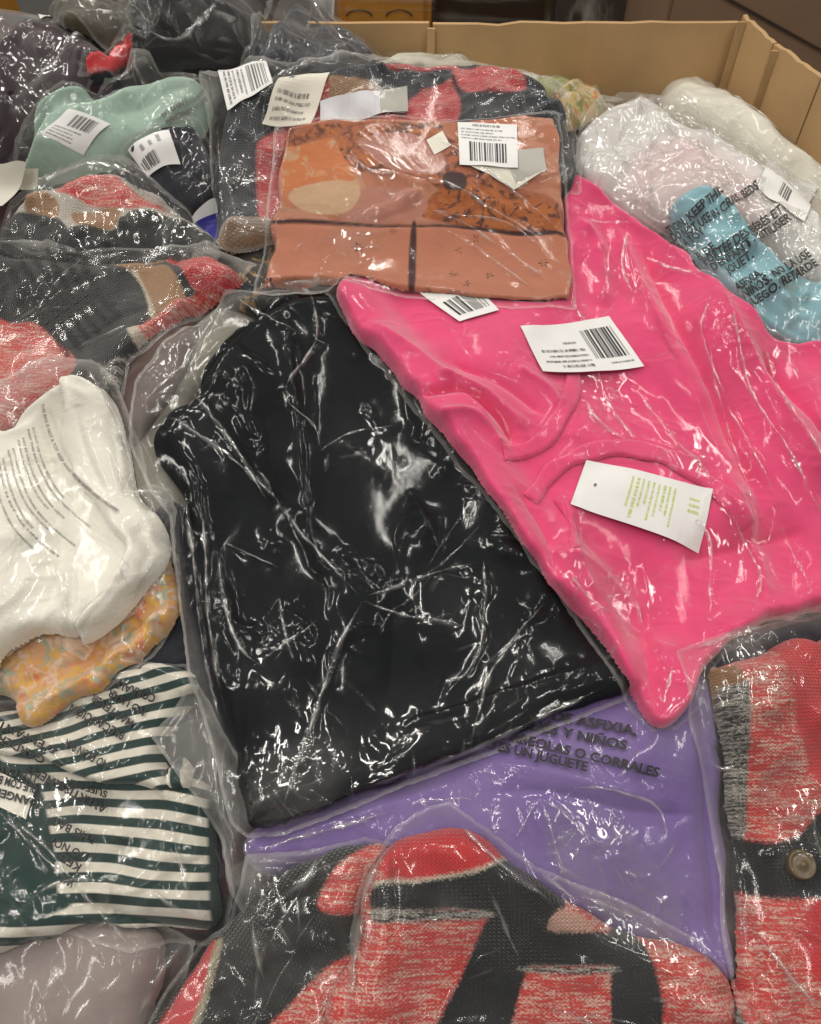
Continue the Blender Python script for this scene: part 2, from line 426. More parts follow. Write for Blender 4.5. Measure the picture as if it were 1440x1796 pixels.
def card(parent, name, corners, mat, lift=0.0012, stiff=3, bow=0.0, mark=True, n=16):
    """a paper label or tag following the surface under it; returns object and a placer for its print"""
    global H
    touch(); f = quad_frame(corners, 0.002)
    s, t = np.meshgrid(np.linspace(0, 1, n), np.linspace(0, 1, n)); p = f(s, t)
    HB = np.maximum(blur(H, stiff), 0 * H + blur(H, stiff))
    w = hget(HB, p[..., 0], p[..., 1]); raw = hget(H, p[..., 0], p[..., 1]); w = w + max(0.0, float((raw - w).max()) * 0.75) + lift + bow * (4 * s * (1 - s))
    idx = np.arange(n * n).reshape(n, n)
    q = np.stack([idx[:-1, :-1], idx[1:, :-1], idx[1:, 1:], idx[:-1, 1:]], -1).reshape(-1, 4)
    top = world(p[..., 0], p[..., 1], w).reshape(-1, 3)
    o_ = origin(parent)
    bot = top - 0.0004 * NA
    me = mesh_from(name, np.concatenate([top, bot]), np.concatenate([q, q[:, ::-1] + n * n,
         np.stack([idx[0, :-1], idx[0, 1:], idx[0, 1:] + n * n, idx[0, :-1] + n * n], -1), np.stack([idx[-1, 1:], idx[-1, :-1], idx[-1, :-1] + n * n, idx[-1, 1:] + n * n], -1),
         np.stack([idx[1:, 0], idx[:-1, 0], idx[:-1, 0] + n * n, idx[1:, 0] + n * n], -1), np.stack([idx[:-1, -1], idx[1:, -1], idx[1:, -1] + n * n, idx[:-1, -1] + n * n], -1)]),
         False, None, None, o_)
    o = link(name, me, parent, mat)
    def place(a, b, up=0.0004):
        a = np.clip(np.asarray(a, float), 0, 1); b = np.clip(np.asarray(b, float), 0, 1); pp = f(a, b)
        x, y = a * (n - 1), b * (n - 1); i = np.minimum(x.astype(int), n - 2); j = np.minimum(y.astype(int), n - 2); fx, fy = x - i, y - j
        ww = (w[j, i] * (1 - fx) + w[j, i + 1] * fx) * (1 - fy) + (w[j + 1, i] * (1 - fx) + w[j + 1, i + 1] * fx) * fy
        return world(pp[..., 0], pp[..., 1], ww + up)
    if mark:
        jj, ii = window(f(np.array([0, 1, 1, 0.]), np.array([0, 0, 1, 1.]))); dd = sdf(GU[jj, ii], GV[jj, ii], f(np.array([0, 1, 1, 0.]), np.array([0, 0, 1, 1.])))
        H[jj, ii] = np.where(dd > 0, np.maximum(H[jj, ii], HB[jj, ii] + lift), H[jj, ii])
    return o, place

def lathe(parent, name, px, rad_px, profile, mat, n=28):
    """a turned piece (button) lying on the surface; profile: (radius fraction, height in m)"""
    touch(); c = at([px], 0.002)[0]; e = at([(px[0] + rad_px, px[1])], 0.002)[0]; R = float(np.hypot(*(e - c))); w = float(hget(blur(H, 3), c[:1], c[1:])[0])
    th = np.arange(n) / n * 2 * math.pi; vs, fs = [], []
    for r, z in profile: vs.append(world(c[0] + R * r * np.cos(th), c[1] + R * r * np.sin(th), np.full(n, w + z)))
    for k in range(len(profile) - 1):
        for i in range(n): fs.append((k * n + i, k * n + (i + 1) % n, (k + 1) * n + (i + 1) % n, (k + 1) * n + i))
    o = link(name, mesh_from(name, np.concatenate(vs), np.array(fs), True, None, None, origin(parent)), parent, mat)
    jj, ii = window(np.array([c - R, c + R])); dd = np.hypot(GU[jj, ii] - c[0], GV[jj, ii] - c[1])
    H[jj, ii] = np.where(dd < R, np.maximum(H[jj, ii], w + profile[-1][1]), H[jj, ii]); return o

def rects(parent, name, place, rs, mat):
    """printed bars: (s0, t0, s1, t1) on a card"""
    vs, fs = [], []
    for (a, b, c, d) in rs:
        m = max(2, int(max(abs(c - a), abs(d - b)) * 12) + 1) if max(abs(c - a), abs(d - b)) > 0.06 else 2; k = len(vs)
        long_s = abs(c - a) >= abs(d - b)
        for x in np.linspace(0, 1, m):
            if long_s: vs += [(a + (c - a) * x, b), (a + (c - a) * x, d)]
            else: vs += [(a, b + (d - b) * x), (c, b + (d - b) * x)]
        for x in range(m - 1): fs.append((k + 2 * x, k + 2 * x + 1, k + 2 * x + 3, k + 2 * x + 2))
    vs = np.array(vs); o_ = origin(parent)
    o = link(name, mesh_from(name, place(vs[:, 0], vs[:, 1]), np.array(fs), False, None, None, o_), parent, mat); o['kind'] = 'stuff'; return o

def bars(s0, t0, s1, t1, n, seed, horiz=False):
    r = random.Random(seed); out = []; x = 0.0
    ws = [r.choice((1, 1, 2, 3)) for _ in range(2 * n)]; tot = sum(ws)
    for i, w_ in enumerate(ws):
        if i % 2 == 0:
            a, b = x / tot, (x + w_) / tot
            out.append((s0 + (s1 - s0) * a, t0, s0 + (s1 - s0) * b, t1) if not horiz else (s0, t0 + (t1 - t0) * a, s1, t0 + (t1 - t0) * b))
        x += w_
    return out

def fine_print(s0, t0, s1, t1, rows, seed, fill=0.9, vert=False):
    """rows of print too small to read: strokes the width of letters, in words"""
    r = random.Random(seed); out = []
    def put(a, b, c, d):
        if vert: a, b, c, d = b, a, d, c
        out.append((s0 + (s1 - s0) * a, t0 + (t1 - t0) * b, s0 + (s1 - s0) * c, t0 + (t1 - t0) * d))
    for k in range(rows):
        x = 0.0; end = r.uniform(0.55, 1.0) * fill; big = r.random() < .25; h = (0.55 if big else 0.42) / rows; cw = (0.030 if big else 0.020); y = (k + .25) / rows
        while x < end:
            for _ in range(r.randint(2, 8)):
                if x > end: break
                kind = r.random()
                put(x, y, x + cw * .32, y + h)
                if kind < .4: put(x + cw * .32, y + h * r.choice((0, .4, .75)), x + cw * .75, y + h * r.choice((.25, .6, 1.0)))
                elif kind < .7: put(x + cw * .55, y + h * r.choice((0, .3)), x + cw * .8, y + h)
                x += cw
            x += cw * 0.8
    return out

def text_mesh(body):
    cu = bpy.data.curves.new('lettering', 'FONT'); cu.body = body; cu.size = 1; cu.resolution_u = 2; cu.offset = 0.030
    ob = bpy.data.objects.new('lettering', cu); COL.objects.link(ob)
    dg = bpy.context.evaluated_depsgraph_get(); me = ob.evaluated_get(dg).to_mesh(); me.calc_loop_triangles()
    v = np.empty(len(me.vertices) * 3, np.float32); me.vertices.foreach_get('co', v); v = v.reshape(-1, 3)[:, :2].copy()
    f = np.empty(len(me.loop_triangles) * 3, np.int32); me.loop_triangles.foreach_get('vertices', f)
    ob.evaluated_get(dg).to_mesh_clear(); bpy.data.objects.remove(ob); bpy.data.curves.remove(cu)
    return v, f.reshape(-1, 3)

def subdivide(v, f, lim):
    """split long triangles so print can follow the film"""
    for _ in range(3):
        e = np.stack([np.linalg.norm(v[f[:, i]] - v[f[:, (i + 1) % 3]], axis=1) for i in range(3)], 1)
        k = e.argmax(1); big = e.max(1) > lim
        if not big.any(): break
        r = np.arange(len(f)); a, b, c = f[r, k], f[r, (k + 1) % 3], f[r, (k + 2) % 3]
        m = len(v) + np.arange(big.sum()); v = np.concatenate([v, (v[a[big]] + v[b[big]]) / 2])
        f = np.concatenate([f[~big], np.stack([a[big], m, c[big]], 1), np.stack([m, b[big], c[big]], 1)])
    return v, f

def lettering(parent, lines, mat, up=0.0014, name='warning_print', lift=0.01):
    """lines: (text, px polyline of the baseline, cap height in px); printed on the film"""
    vs, fs, n = [], [], 0
    for body, line, cap in lines:
        v, f = text_mesh(body); v, f = subdivide(v, f, 0.45)
        wid = v[:, 0].max(); c = curve(line, 8, False) if len(line) > 2 else np.asarray(line, float)
        L = np.concatenate([[0], np.cumsum(np.linalg.norm(np.diff(c, axis=0), axis=1))])
        x = v[:, 0] / wid * L[-1]; bx = np.interp(x, L, c[:, 0]); by = np.interp(x, L, c[:, 1])
        gx = np.interp(np.clip(x + 2, 0, L[-1]), L, c[:, 0]) - np.interp(np.clip(x - 2, 0, L[-1]), L, c[:, 0])
        gy = np.interp(np.clip(x + 2, 0, L[-1]), L, c[:, 1]) - np.interp(np.clip(x - 2, 0, L[-1]), L, c[:, 1])
        g = np.hypot(gx, gy) + 1e-9; hh = v[:, 1] / 0.72 * cap
        p = np.stack([bx + gy / g * hh, by - gx / g * hh], 1)
        q = at(p, lift); Hl = HP
        vs.append(world(q[:, 0], q[:, 1], hget(Hl, q[:, 0], q[:, 1]) + up)); fs.append(f + n); n += len(v)
    return link(name, mesh_from(name, np.concatenate(vs), np.concatenate(fs), True, None, None, origin(parent)), parent, mat)

def ready():
    """the print surface: film heights dilated a little so letters stay on top of it"""
    global HP
    touch()
    M = H.copy()
    for s in ((0, 1), (0, -1), (1, 0), (-1, 0)): M = np.maximum(M, np.roll(H, s, (0, 1)))
    for s in ((0, 1), (0, -1), (1, 0), (-1, 0)): M = np.maximum(M, np.roll(H, 2 * s[0], 0) if s[0] else np.roll(H, 2 * s[1], 1))
    HP = 0.4 * M + 0.6 * blur(M, 1.2)

# ------------------------------------------------------------------ materials
class N:
    def __init__(s, name):
        s.m = bpy.data.materials.new(name); s.m.use_nodes = True; s.t = s.m.node_tree; s.t.nodes.clear()
        s.out = s.t.nodes.new('ShaderNodeOutputMaterial')
    def n(s, typ, ins=None, **props):
        nd = s.t.nodes.new(typ)
        for k, v in props.items(): setattr(nd, k, v)
        for k, v in (ins or {}).items():
            if isinstance(v, (tuple, list)) and len(v) == 2 and hasattr(v[0], 'outputs'): s.t.links.new(v[0].outputs[v[1]], nd.inputs[k])
            elif hasattr(v, 'outputs'): s.t.links.new(v.outputs[0], nd.inputs[k])
            else: nd.inputs[k].default_value = v
        return nd
    def math(s, op, a, b=0.0, c=None, clamp=False):
        d = {0: a, 1: b}
        if c is not None: d[2] = c
        return s.n('ShaderNodeMath', d, operation=op, use_clamp=clamp)
    def mix(s, fac, a, b):
        nd = s.t.nodes.new('ShaderNodeMix'); nd.data_type = 'RGBA'
        for k, v in ((0, fac), (6, a), (7, b)):
            if hasattr(v, 'outputs'): s.t.links.new(v.outputs['Result' if v.bl_idname == 'ShaderNodeMix' else 0] if v.bl_idname != 'ShaderNodeMix' else v.outputs[2], nd.inputs[k])
            elif isinstance(v, tuple) and len(v) == 3: nd.inputs[k].default_value = (*v, 1)
            else: nd.inputs[k].default_value = v
        return nd
    def col(s, nd): return (nd, 2) if nd.bl_idname == 'ShaderNodeMix' else (nd, 0)
    def mapped(s, scale=(1, 1, 1), rot=0.0):
        uv = s.n('ShaderNodeUVMap', uv_map='UVMap')
        return s.n('ShaderNodeMapping', {'Vector': uv, 'Rotation': (0, 0, rot), 'Scale': scale})
    def ramp(s, fac, a, b): return s.n('ShaderNodeMapRange', {0: fac, 1: a, 2: b, 3: 0.0, 4: 1.0}, clamp=True)
    def done(s, sh): s.t.links.new(sh.outputs[0], s.out.inputs[0]); return s.m

def film_mat(name, haze=0.05, tint=(0.985, 0.985, 0.98), rough=0.09, refl=0.022, seam=0.11, flap=0.11, glare=0.005, hcol=(0.82, 0.80, 0.76)):
    b = N(name)
    nz = b.n('ShaderNodeTexNoise', {'Vector': b.mapped(), 'Scale': 95.0, 'Detail': 3.0, 'Roughness': 0.6, 'Distortion': 1.2})
    bump = b.n('ShaderNodeBump', {'Height': nz, 'Strength': 0.10, 'Distance': 0.0016})
    lw = b.n('ShaderNodeLayerWeight', {'Blend': 0.5, 'Normal': bump})
    p5 = b.math('POWER', (lw, 1), 4.0); fo = b.n('ShaderNodeAttribute', attribute_name='fold'); fr = b.math('MULTIPLY_ADD', p5, 0.18, b.math('MULTIPLY_ADD', (fo, 2), 0.16, refl), clamp=True)
    tr = b.n('ShaderNodeBsdfTransparent', {'Color': (*tint, 1)})
    gl = b.n('ShaderNodeBsdfGlossy', {'Color': (1, 1, 1, 1), 'Roughness': rough, 'Normal': bump})
    g2 = b.n('ShaderNodeBsdfGlossy', {'Color': (1, 1, 1, 1), 'Roughness': 0.33, 'Normal': bump})
    clear = b.n('ShaderNodeMixShader', {0: fr, 1: b.n('ShaderNodeMixShader', {0: glare, 1: tr, 2: g2}), 2: gl})
    ed = b.n('ShaderNodeAttribute', attribute_name='edge')
    sm = b.math('MULTIPLY', b.ramp((ed, 2), 0.0042, 0.0030), seam)
    nh = b.n('ShaderNodeTexNoise', {'Vector': b.mapped(), 'Scale': 14.0, 'Detail': 3.0, 'Roughness': 0.55})
    hz = b.math('MULTIPLY', b.ramp(nh, 0.3, 0.75), 2 * haze)
    fl = b.n('ShaderNodeAttribute', attribute_name='flap')
    fh = b.math('MULTIPLY', b.ramp((fl, 2), -0.002, -0.016), b.math('MULTIPLY_ADD', nh, flap * 1.4, flap * 0.3))
    fac = b.math('ADD', b.math('ADD', b.math('ADD', hz, sm), fh), b.math('MULTIPLY', b.math('SUBTRACT', (fo, 2), 0.3, clamp=True), 0.30), clamp=True)
    df = b.n('ShaderNodeBsdfDiffuse', {'Color': (*hcol, 1)}); tl = b.n('ShaderNodeBsdfTranslucent', {'Color': (*hcol, 1)})
    milk = b.n('ShaderNodeMixShader', {0: 0.35, 1: df, 2: tl})
    return b.done(b.n('ShaderNodeMixShader', {0: fac, 1: clear, 2: milk}))

def fabric(name, base, zones=(), soft=0.002, ragged=0.0, rough=0.85, sheen=0.3, weave=900.0, weave_amt=0.25, fuzz=60.0, fuzz_amt=0.35, var=0.18, heather=None, rot=0.0, pattern=None, scale=1.0, knit=0.0):
    """base and zone colours; a colour may be (c1, c2, amount) for a heathered knit"""
    b = N(name)
    pn = b.n('ShaderNodeTexNoise', {'Vector': b.mapped(), 'Scale': 420.0 * scale, 'Detail': 1.0})
    hv = b.n('ShaderNodeTexNoise', {'Vector': b.mapped((52 * scale, 420 * scale, 1), rot), 'Scale': 1.0, 'Detail': 3.0, 'Roughness': 0.62, 'Distortion': 0.3})
    hb = b.n('ShaderNodeTexNoise', {'Vector': b.mapped((16 * scale, 130 * scale, 1), rot), 'Scale': 1.0, 'Detail': 1.0})
    hs = b.math('ADD', b.math('MULTIPLY', hv, 0.7), b.math('MULTIPLY', hb, 0.3))
    st = b.n('ShaderNodeTexNoise', {'Vector': b.mapped((330 * scale, 520 * scale, 1), rot), 'Scale': 1.0, 'Detail': 1.0})
    hs = b.math('ADD', hs, b.math('MULTIPLY', b.math('SUBTRACT', st, 0.5), 0.45))
    def colour(c):
        if len(c) == 3 and not isinstance(c[0], tuple): return c
        return b.mix(b.ramp(hs, 0.56 - 0.1 * c[2], 0.66 - 0.06 * c[2]), c[0], c[1])
    cur = pattern(b) if pattern else colour(base)
    for k, zc in enumerate(zones):
        a = b.n('ShaderNodeAttribute', attribute_name='zone%d' % k)
        e = b.math('ADD', (a, 2), b.math('MULTIPLY', b.math('SUBTRACT', pn, 0.5), ragged * 6))
        if len(zc) == 2 and callable(zc[1]): cc = zc[1](b)
        else: cc = colour(zc)
        cur = b.mix(b.ramp(e, -soft, soft), cur, cc)
    vn = b.n('ShaderNodeTexNoise', {'Vector': b.mapped(), 'Scale': 38.0, 'Detail': 4.0})
    hsv = b.n('ShaderNodeHueSaturation', {'Color': b.col(cur) if hasattr(cur, 'outputs') else (*cur, 1), 'Value': b.math('MULTIPLY_ADD', vn, var * 2, 1 - var)})
    wv = b.n('ShaderNodeTexNoise', {'Vector': b.mapped((weave, weave * 0.6, 1), rot), 'Scale': 1.0, 'Detail': 1.0})
    fz = b.n('ShaderNodeTexNoise', {'Vector': b.mapped(), 'Scale': fuzz, 'Detail': 4.0})
    b1 = b.n('ShaderNodeBump', {'Height': fz, 'Strength': fuzz_amt, 'Distance': 0.004})
    b2 = b.n('ShaderNodeBump', {'Height': wv, 'Strength': weave_amt, 'Distance': 0.0012, 'Normal': b1})
    if knit:
        sp = b.n('ShaderNodeSeparateXYZ', {0: b.mapped((1 / knit, 1.25 / knit, 1), rot + math.pi / 2)})
        fx = b.math('ABSOLUTE', b.math('SUBTRACT', b.math('FRACT', b.math('ADD', (sp, 0), b.math('MULTIPLY', fz, 0.5))), 0.5))
        st_ = b.math('ABSOLUTE', b.math('SUBTRACT', b.math('FRACT', b.math('ADD', (sp, 1), fx)), 0.5))
        hh = b.math('ADD', b.math('MULTIPLY', st_, 1.4), b.math('MULTIPLY', b.math('SUBTRACT', 0.5, fx), -0.6))
        b2 = b.n('ShaderNodeBump', {'Height': hh, 'Strength': 0.75, 'Distance': 0.0022, 'Normal': b2})
        hsv = b.n('ShaderNodeHueSaturation', {'Color': (hsv, 0), 'Value': b.math('MULTIPLY_ADD', st_, 0.35, 0.86)})
    p = b.n('ShaderNodeBsdfPrincipled', {'Base Color': hsv, 'Roughness': rough, 'Normal': b2, 'Specular IOR Level': 0.2, 'Sheen Weight': sheen, 'Sheen Roughness': 0.5})
    return b.done(p)

def plain(name, c, rough=0.6, noise_amt=0.06, spec=0.3):
    b = N(name)
    nz = b.n('ShaderNodeTexNoise', {'Scale': 30.0, 'Detail': 3.0})
    tc = b.n('ShaderNodeTexCoord'); b.t.links.new(tc.outputs['Object'], nz.inputs['Vector'])
    hsv = b.n('ShaderNodeHueSaturation', {'Color': (*c, 1), 'Value': b.math('MULTIPLY_ADD', nz, 2 * noise_amt, 1 - noise_amt)})
    return b.done(b.n('ShaderNodeBsdfPrincipled', {'Base Color': hsv, 'Roughness': rough, 'Specular IOR Level': spec}))

def stripes(period, rot, ca, cb, warp=0.01, duty=0.5, wscale=7.0):
    def f(b):
        m = b.mapped((1, 1, 1), rot); sep = b.n('ShaderNodeSeparateXYZ', {0: m})
        w = b.n('ShaderNodeTexNoise', {'Vector': m, 'Scale': wscale, 'Detail': 1.0})
        y = b.math('ADD', (sep, 1), b.math('MULTIPLY', b.math('SUBTRACT', w, 0.5), warp))
        fr = b.math('FRACT', b.math('DIVIDE', y, period)); tri = b.math('ABSOLUTE', b.math('SUBTRACT', fr, 0.5))
        return b.mix(b.ramp(tri, duty / 2 - 0.03, duty / 2 + 0.03), ca, cb)
    return f

def blotches(cols, sc, dist=1.5):
    """watercolour print: noise bands of several dyes"""
    def f(b):
        cur = cols[0]
        for k, c in enumerate(cols[1:]):
            nz = b.n('ShaderNodeTexNoise', {'Vector': b.n('ShaderNodeVectorMath', {0: b.mapped(), 1: (k * 3.7, k * 1.3, 0)}, operation='ADD'), 'Scale': sc * (1 + 0.25 * k), 'Detail': 3.0, 'Roughness': 0.6, 'Distortion': dist})
            cur = b.mix(b.ramp(nz, 0.52, 0.60), cur, c)
        return cur
    return f
#@@ITEMS
ready()
# ------------------------------------------------------------------ material library
FILM = film_mat('clear_film', haze=0.018)
FILM_HAZY = film_mat('hazy_film', haze=0.05, refl=0.016, flap=0.2)
FILM_MILKY = film_mat('milky_film', haze=0.10, rough=0.08, refl=0.03, seam=0.2)
FILM_SLICK = film_mat('slick_film', haze=0.0008, flap=0.15, glare=0.0018, rough=0.10, refl=0.016, seam=0.22)
FILM_CLEAR = film_mat('glossy_film', haze=0.02, rough=0.08, refl=0.016, seam=0.12)
FILM_SOFT = film_mat('fine_film', haze=0.015, rough=0.06, refl=0.009, glare=0.004, seam=0.12)
PAPER = plain('white_paper', (0.80, 0.79, 0.77), 0.55)
CREAMP = plain('cream_paper', (0.76, 0.72, 0.62), 0.6)
GREYP = plain('grey_paper', (0.45, 0.44, 0.39), 0.6)
INK = plain('black_ink', (0.035, 0.034, 0.034), 0.5)
INKG = plain('grey_ink', (0.16, 0.15, 0.14), 0.5)
LIME = plain('lime_ink', (0.55, 0.68, 0.08), 0.5)
BRASS = plain('brass', (0.12, 0.080, 0.034), 0.35, 0.1, 0.6)

BLK = (0.010, 0.012, 0.014)
CHAR = (0.009, 0.010, 0.011)
RED = ((0.63, 0.055, 0.048), (0.72, 0.42, 0.34), 0.9)
RED2 = ((0.58, 0.05, 0.06), (0.66, 0.30, 0.26), 0.7)
PLRED = (0.60, 0.035, 0.04)
TAN = (0.36, 0.19, 0.085)
CREAM = (0.62, 0.53, 0.42)
GREYK = ((0.022, 0.022, 0.024), (0.42, 0.39, 0.34), 1.5)

# ------------------------------------------------------------------ setting
floor_m = plain('concrete', (0.10, 0.095, 0.09), 0.5, 0.15)
def quad(name, pts, mat, kind=None, parent=None):
    me = mesh_from(name, np.array(pts, float), np.array([[0, 1, 2, 3]]), False); o = link(name, me, parent, mat)
    if kind: o['kind'] = kind
    return o
quad('floor', [(-8, -4, 0), (8, -4, 0), (8, 9, 0), (-8, 9, 0)], floor_m, 'structure')
quad('wall', [(-8, 6, 0), (8, 6, 0), (8, 6, 4.5), (-8, 6, 4.5)], plain('warehouse_wall', (0.10, 0.075, 0.05), 0.8), 'structure')

# ---- cardboard box
def cardboard():
    b = N('cardboard'); tc = b.n('ShaderNodeTexCoord')
    m = b.n('ShaderNodeMapping', {'Vector': (tc, 3), 'Scale': (160, 160, 3)})
    a = b.n('ShaderNodeTexNoise', {'Vector': m, 'Scale': 1.0, 'Detail': 2.0}); c = b.n('ShaderNodeTexNoise', {'Vector': (tc, 3), 'Scale': 9.0, 'Detail': 5.0})
    v = b.math('ADD', b.math('MULTIPLY', a, 0.07), b.math('MULTIPLY', c, 0.5))
    h = b.n('ShaderNodeHueSaturation', {'Color': (0.49, 0.315, 0.155, 1), 'Value': b.math('ADD', v, 0.74)})
    bp = b.n('ShaderNodeBump', {'Height': a, 'Strength': 0.12, 'Distance': 0.002})
    return b.done(b.n('ShaderNodeBsdfPrincipled', {'Base Color': h, 'Roughness': 0.7, 'Normal': bp, 'Specular IOR Level': 0.25}))
CARD = cardboard(); CARD_EDGE = plain('cardboard_edge', (0.42, 0.27, 0.13), 0.8, 0.2)

def slab(name, a, b, z0, z1, th, mat, parent, nsub=14, wob=0.0011, seed=0):
    """a standing board from ground point a to b with thickness, top edge slightly uneven"""
    a, b = np.array(a, float), np.array(b, float); e = b - a; n = np.array([-e[1], e[0]]); n /= np.linalg.norm(n)
    r = np.random.default_rng(seed); t = np.linspace(0, 1, nsub + 1); top = z1[0] + (z1[1] - z1[0]) * t + wob * r.standard_normal(nsub + 1) * np.clip(np.minimum(t, 1 - t) * 8, 0, 1)
    bow = 0.5 * wob * np.sin(t * 7 + seed)
    vs, fs = [], []
    zs = [z0, None]
    for side in (0, 1):
        for i in range(nsub + 1):
            p = a + e * t[i] + n * (th * side + bow[i])
            vs += [(p[0], p[1], z0), (p[0], p[1], top[i])]
    m = 2 * (nsub + 1)
    for i in range(nsub):
        q = 2 * i
        fs += [(q, q + 1, q + 3, q + 2), (m + q, m + q + 2, m + q + 3, m + q + 1), (q + 1, m + q + 1, m + q + 3, q + 3), (q, q + 2, m + q + 2, m + q)]
    fs += [(0, m, m + 1, 1), (m - 2, m - 1, 2 * m - 1, 2 * m - 2)]
    return link(name, mesh_from(name, np.array(vs), np.array(fs), False, None, None, origin(parent)), parent, mat)

ZT = 0.823
tp = at_plane([(470, 50), (756, 41), (1296, 40), (1356, 76), (1440, 136), (1560, 260)], 2, ZT)[:, :2]
box = bpy.data.objects.new('cardboard_box', None); COL.objects.link(box); box.location = (0, 0.1, 0)
box['label'] = 'large open brown cardboard box holding the heap of bagged clothes'; box['category'] = 'box'
left = np.array([-0.95, tp[0][1] + 0.02])
slab('back_panel', left, tp[1] - np.array([0.003, 0]), 0.02, (ZT, ZT), 0.008, CARD, box, seed=1)
slab('back_panel', tp[1] + np.array([0.003, -0.004]), tp[2], 0.02, (ZT, ZT), 0.008, CARD, box, seed=2)
slab('corner_panel', tp[2] + np.array([0.002, -0.002]), tp[3], 0.02, (ZT + 0.012, ZT), 0.008, CARD, box, 8, seed=3)
slab('side_panel', tp[3] + np.array([0.001, -0.003]), tp[4], 0.02, (ZT, ZT), 0.008, CARD, box, 8, seed=4)
slab('side_panel', tp[4] + np.array([0.001, -0.003]), tp[5], 0.02, (ZT, ZT), 0.008, CARD, box, 8, seed=5)
slab('side_panel', tp[5] + np.array([0.001, -0.003]), np.array([0.98, -0.7]), 0.02, (ZT, ZT * 0.75), 0.008, CARD, box, 8, seed=6)
slab('side_panel', np.array([-1.0, -0.7]), left, 0.02, (ZT * 0.7, ZT * 0.9), 0.008, CARD, box, 8, seed=7)
slab('front_panel', np.array([0.98, -0.72]), np.array([-1.0, -0.72]), 0.02, (0.42, 0.42), 0.008, CARD, box, 8, seed=8)
# folded seams at the creases
for k, (p, dz) in enumerate(((tp[1], 0.0), (tp[2], 0.01), (tp[3], 0.0))):
    slab('crease', p + np.array([-0.006, -0.009 - 0.004 * k]), p + np.array([0.006, -0.011 - 0.004 * k]), 0.3, (ZT - 0.004 + dz, ZT - 0.004 + dz), 0.004, CARD_EDGE if k else CARD, box, 2, 0.0)

# ---- wrapped pallets and cartons behind the box
def block(name, x0, x1, y0, y1, z0, z1, mat, parent, bev=0.01):
    me = bpy.data.meshes.new(name); import bmesh
    bm = bmesh.new(); bmesh.ops.create_cube(bm, size=1)
    o_ = origin(parent) if parent else np.zeros(3)
    for v in bm.verts: v.co = Vector(((x0 + x1) / 2 + v.co.x * (x1 - x0) - o_[0], (y0 + y1) / 2 + v.co.y * (y1 - y0) - o_[1], (z0 + z1) / 2 + v.co.z * (z1 - z0) - o_[2]))
    bmesh.ops.bevel(bm, geom=bm.edges[:], offset=bev, segments=2, affect='EDGES'); bm.to_mesh(me); bm.free()
    return link(name, me, parent, mat)

def wrap_mat(name, c, amt, scale=(3, 3, 60), rot=0.0, rough=0.18):
    """stretch film pulled tight in strands over what it holds"""
    b = N(name); tc = b.n('ShaderNodeTexCoord')
    m = b.n('ShaderNodeMapping', {'Vector': (tc, 3), 'Scale': scale, 'Rotation': (0, rot, 0)})
    nz = b.n('ShaderNodeTexNoise', {'Vector': m, 'Scale': 1.0, 'Detail': 4.0, 'Distortion': 0.4})
    bp = b.n('ShaderNodeBump', {'Height': nz, 'Strength': 0.5, 'Distance': 0.012})
    tr = b.n('ShaderNodeBsdfTransparent', {'Color': (*c, 1)}); gl = b.n('ShaderNodeBsdfGlossy', {'Roughness': rough, 'Normal': bp})
    df = b.n('ShaderNodeBsdfDiffuse', {'Color': (0.7, 0.69, 0.66, 1), 'Normal': bp})
    a = b.n('ShaderNodeMixShader', {0: b.math('MULTIPLY', b.ramp(nz, 0.5, 0.72), amt), 1: tr, 2: df})
    lw = b.n('ShaderNodeLayerWeight', {'Blend': 0.4, 'Normal': bp})
    return b.done(b.n('ShaderNodeMixShader', {0: b.math('MULTIPLY_ADD', (lw, 1), 0.5, 0.12, clamp=True), 1: a, 2: gl}))

def backload(name, label, cat, x0px, x1px, ypos, zt, mat, film_m, depth=0.5):
    q = at_plane([(x0px, 20), (x1px, 20)], 1, ypos)
    e = bpy.data.objects.new(name, None); COL.objects.link(e); e.location = ((q[0, 0] + q[1, 0]) / 2, ypos + depth / 2, 0); e['label'] = label; e['category'] = cat
    b = block('carton' if 'carton' in name else 'load', q[0, 0], q[1, 0], ypos, ypos + depth, 0.0, zt, mat, e, 0.02)
    if film_m: block('stretch_film', q[0, 0] - .008, q[1, 0] + .008, ypos - .008, ypos + depth + .008, 0.02, zt + .008, film_m, e, 0.006)
    return e, b
ORANGE = plain('orange_carton', (0.80, 0.37, 0.06), 0.5, 0.15)
e, b_ = backload('wrapped_carton', 'orange carton under shiny stretch film behind the cardboard box', 'carton', 592, 757, 1.55, 1.3, ORANGE, wrap_mat('stretch_film_clear', (0.97, 0.96, 0.94), 0.25))
# dark printed arcs along the foot of the carton
for cx_ in (630, 700):
    pts = []
    for th in np.linspace(0.15, math.pi - 0.15, 14):
        for rr in (21, 24.5): pts.append((cx_ + rr * math.cos(th), 31 - 13 * math.sin(th) * rr / 22))
    q = at_plane(pts, 1, 1.546); idx = np.arange(0, 26, 2)
    link('printed_arc', mesh_from('printed_arc', q, np.stack([idx, idx + 1, idx + 3, idx + 2], 1), False, None, None, origin(b_)), b_, INK)
e, b_ = backload('wrapped_load', 'pallet load in black wrap with pale streaks behind the cardboard box', 'pallet load', 759, 958, 1.60, 1.25, plain('black_wrap', (0.012, 0.012, 0.014), 0.4), wrap_mat('stretch_film_streaked', (0.9, 0.9, 0.9), 0.28, (4, 4, 26), 0.15))
e, b_ = backload('wrapped_load', 'pallet load bundled in silvery crinkled stretch film behind the cardboard box', 'pallet load', 960, 1142, 1.62, 1.25, plain('grey_load', (0.10, 0.10, 0.10), 0.5), wrap_mat('stretch_film_silver', (0.85, 0.85, 0.84), 0.75, (22, 22, 7), 0.7))
BROWN = plain('dull_carton', (0.27, 0.17, 0.105), 0.75, 0.1)
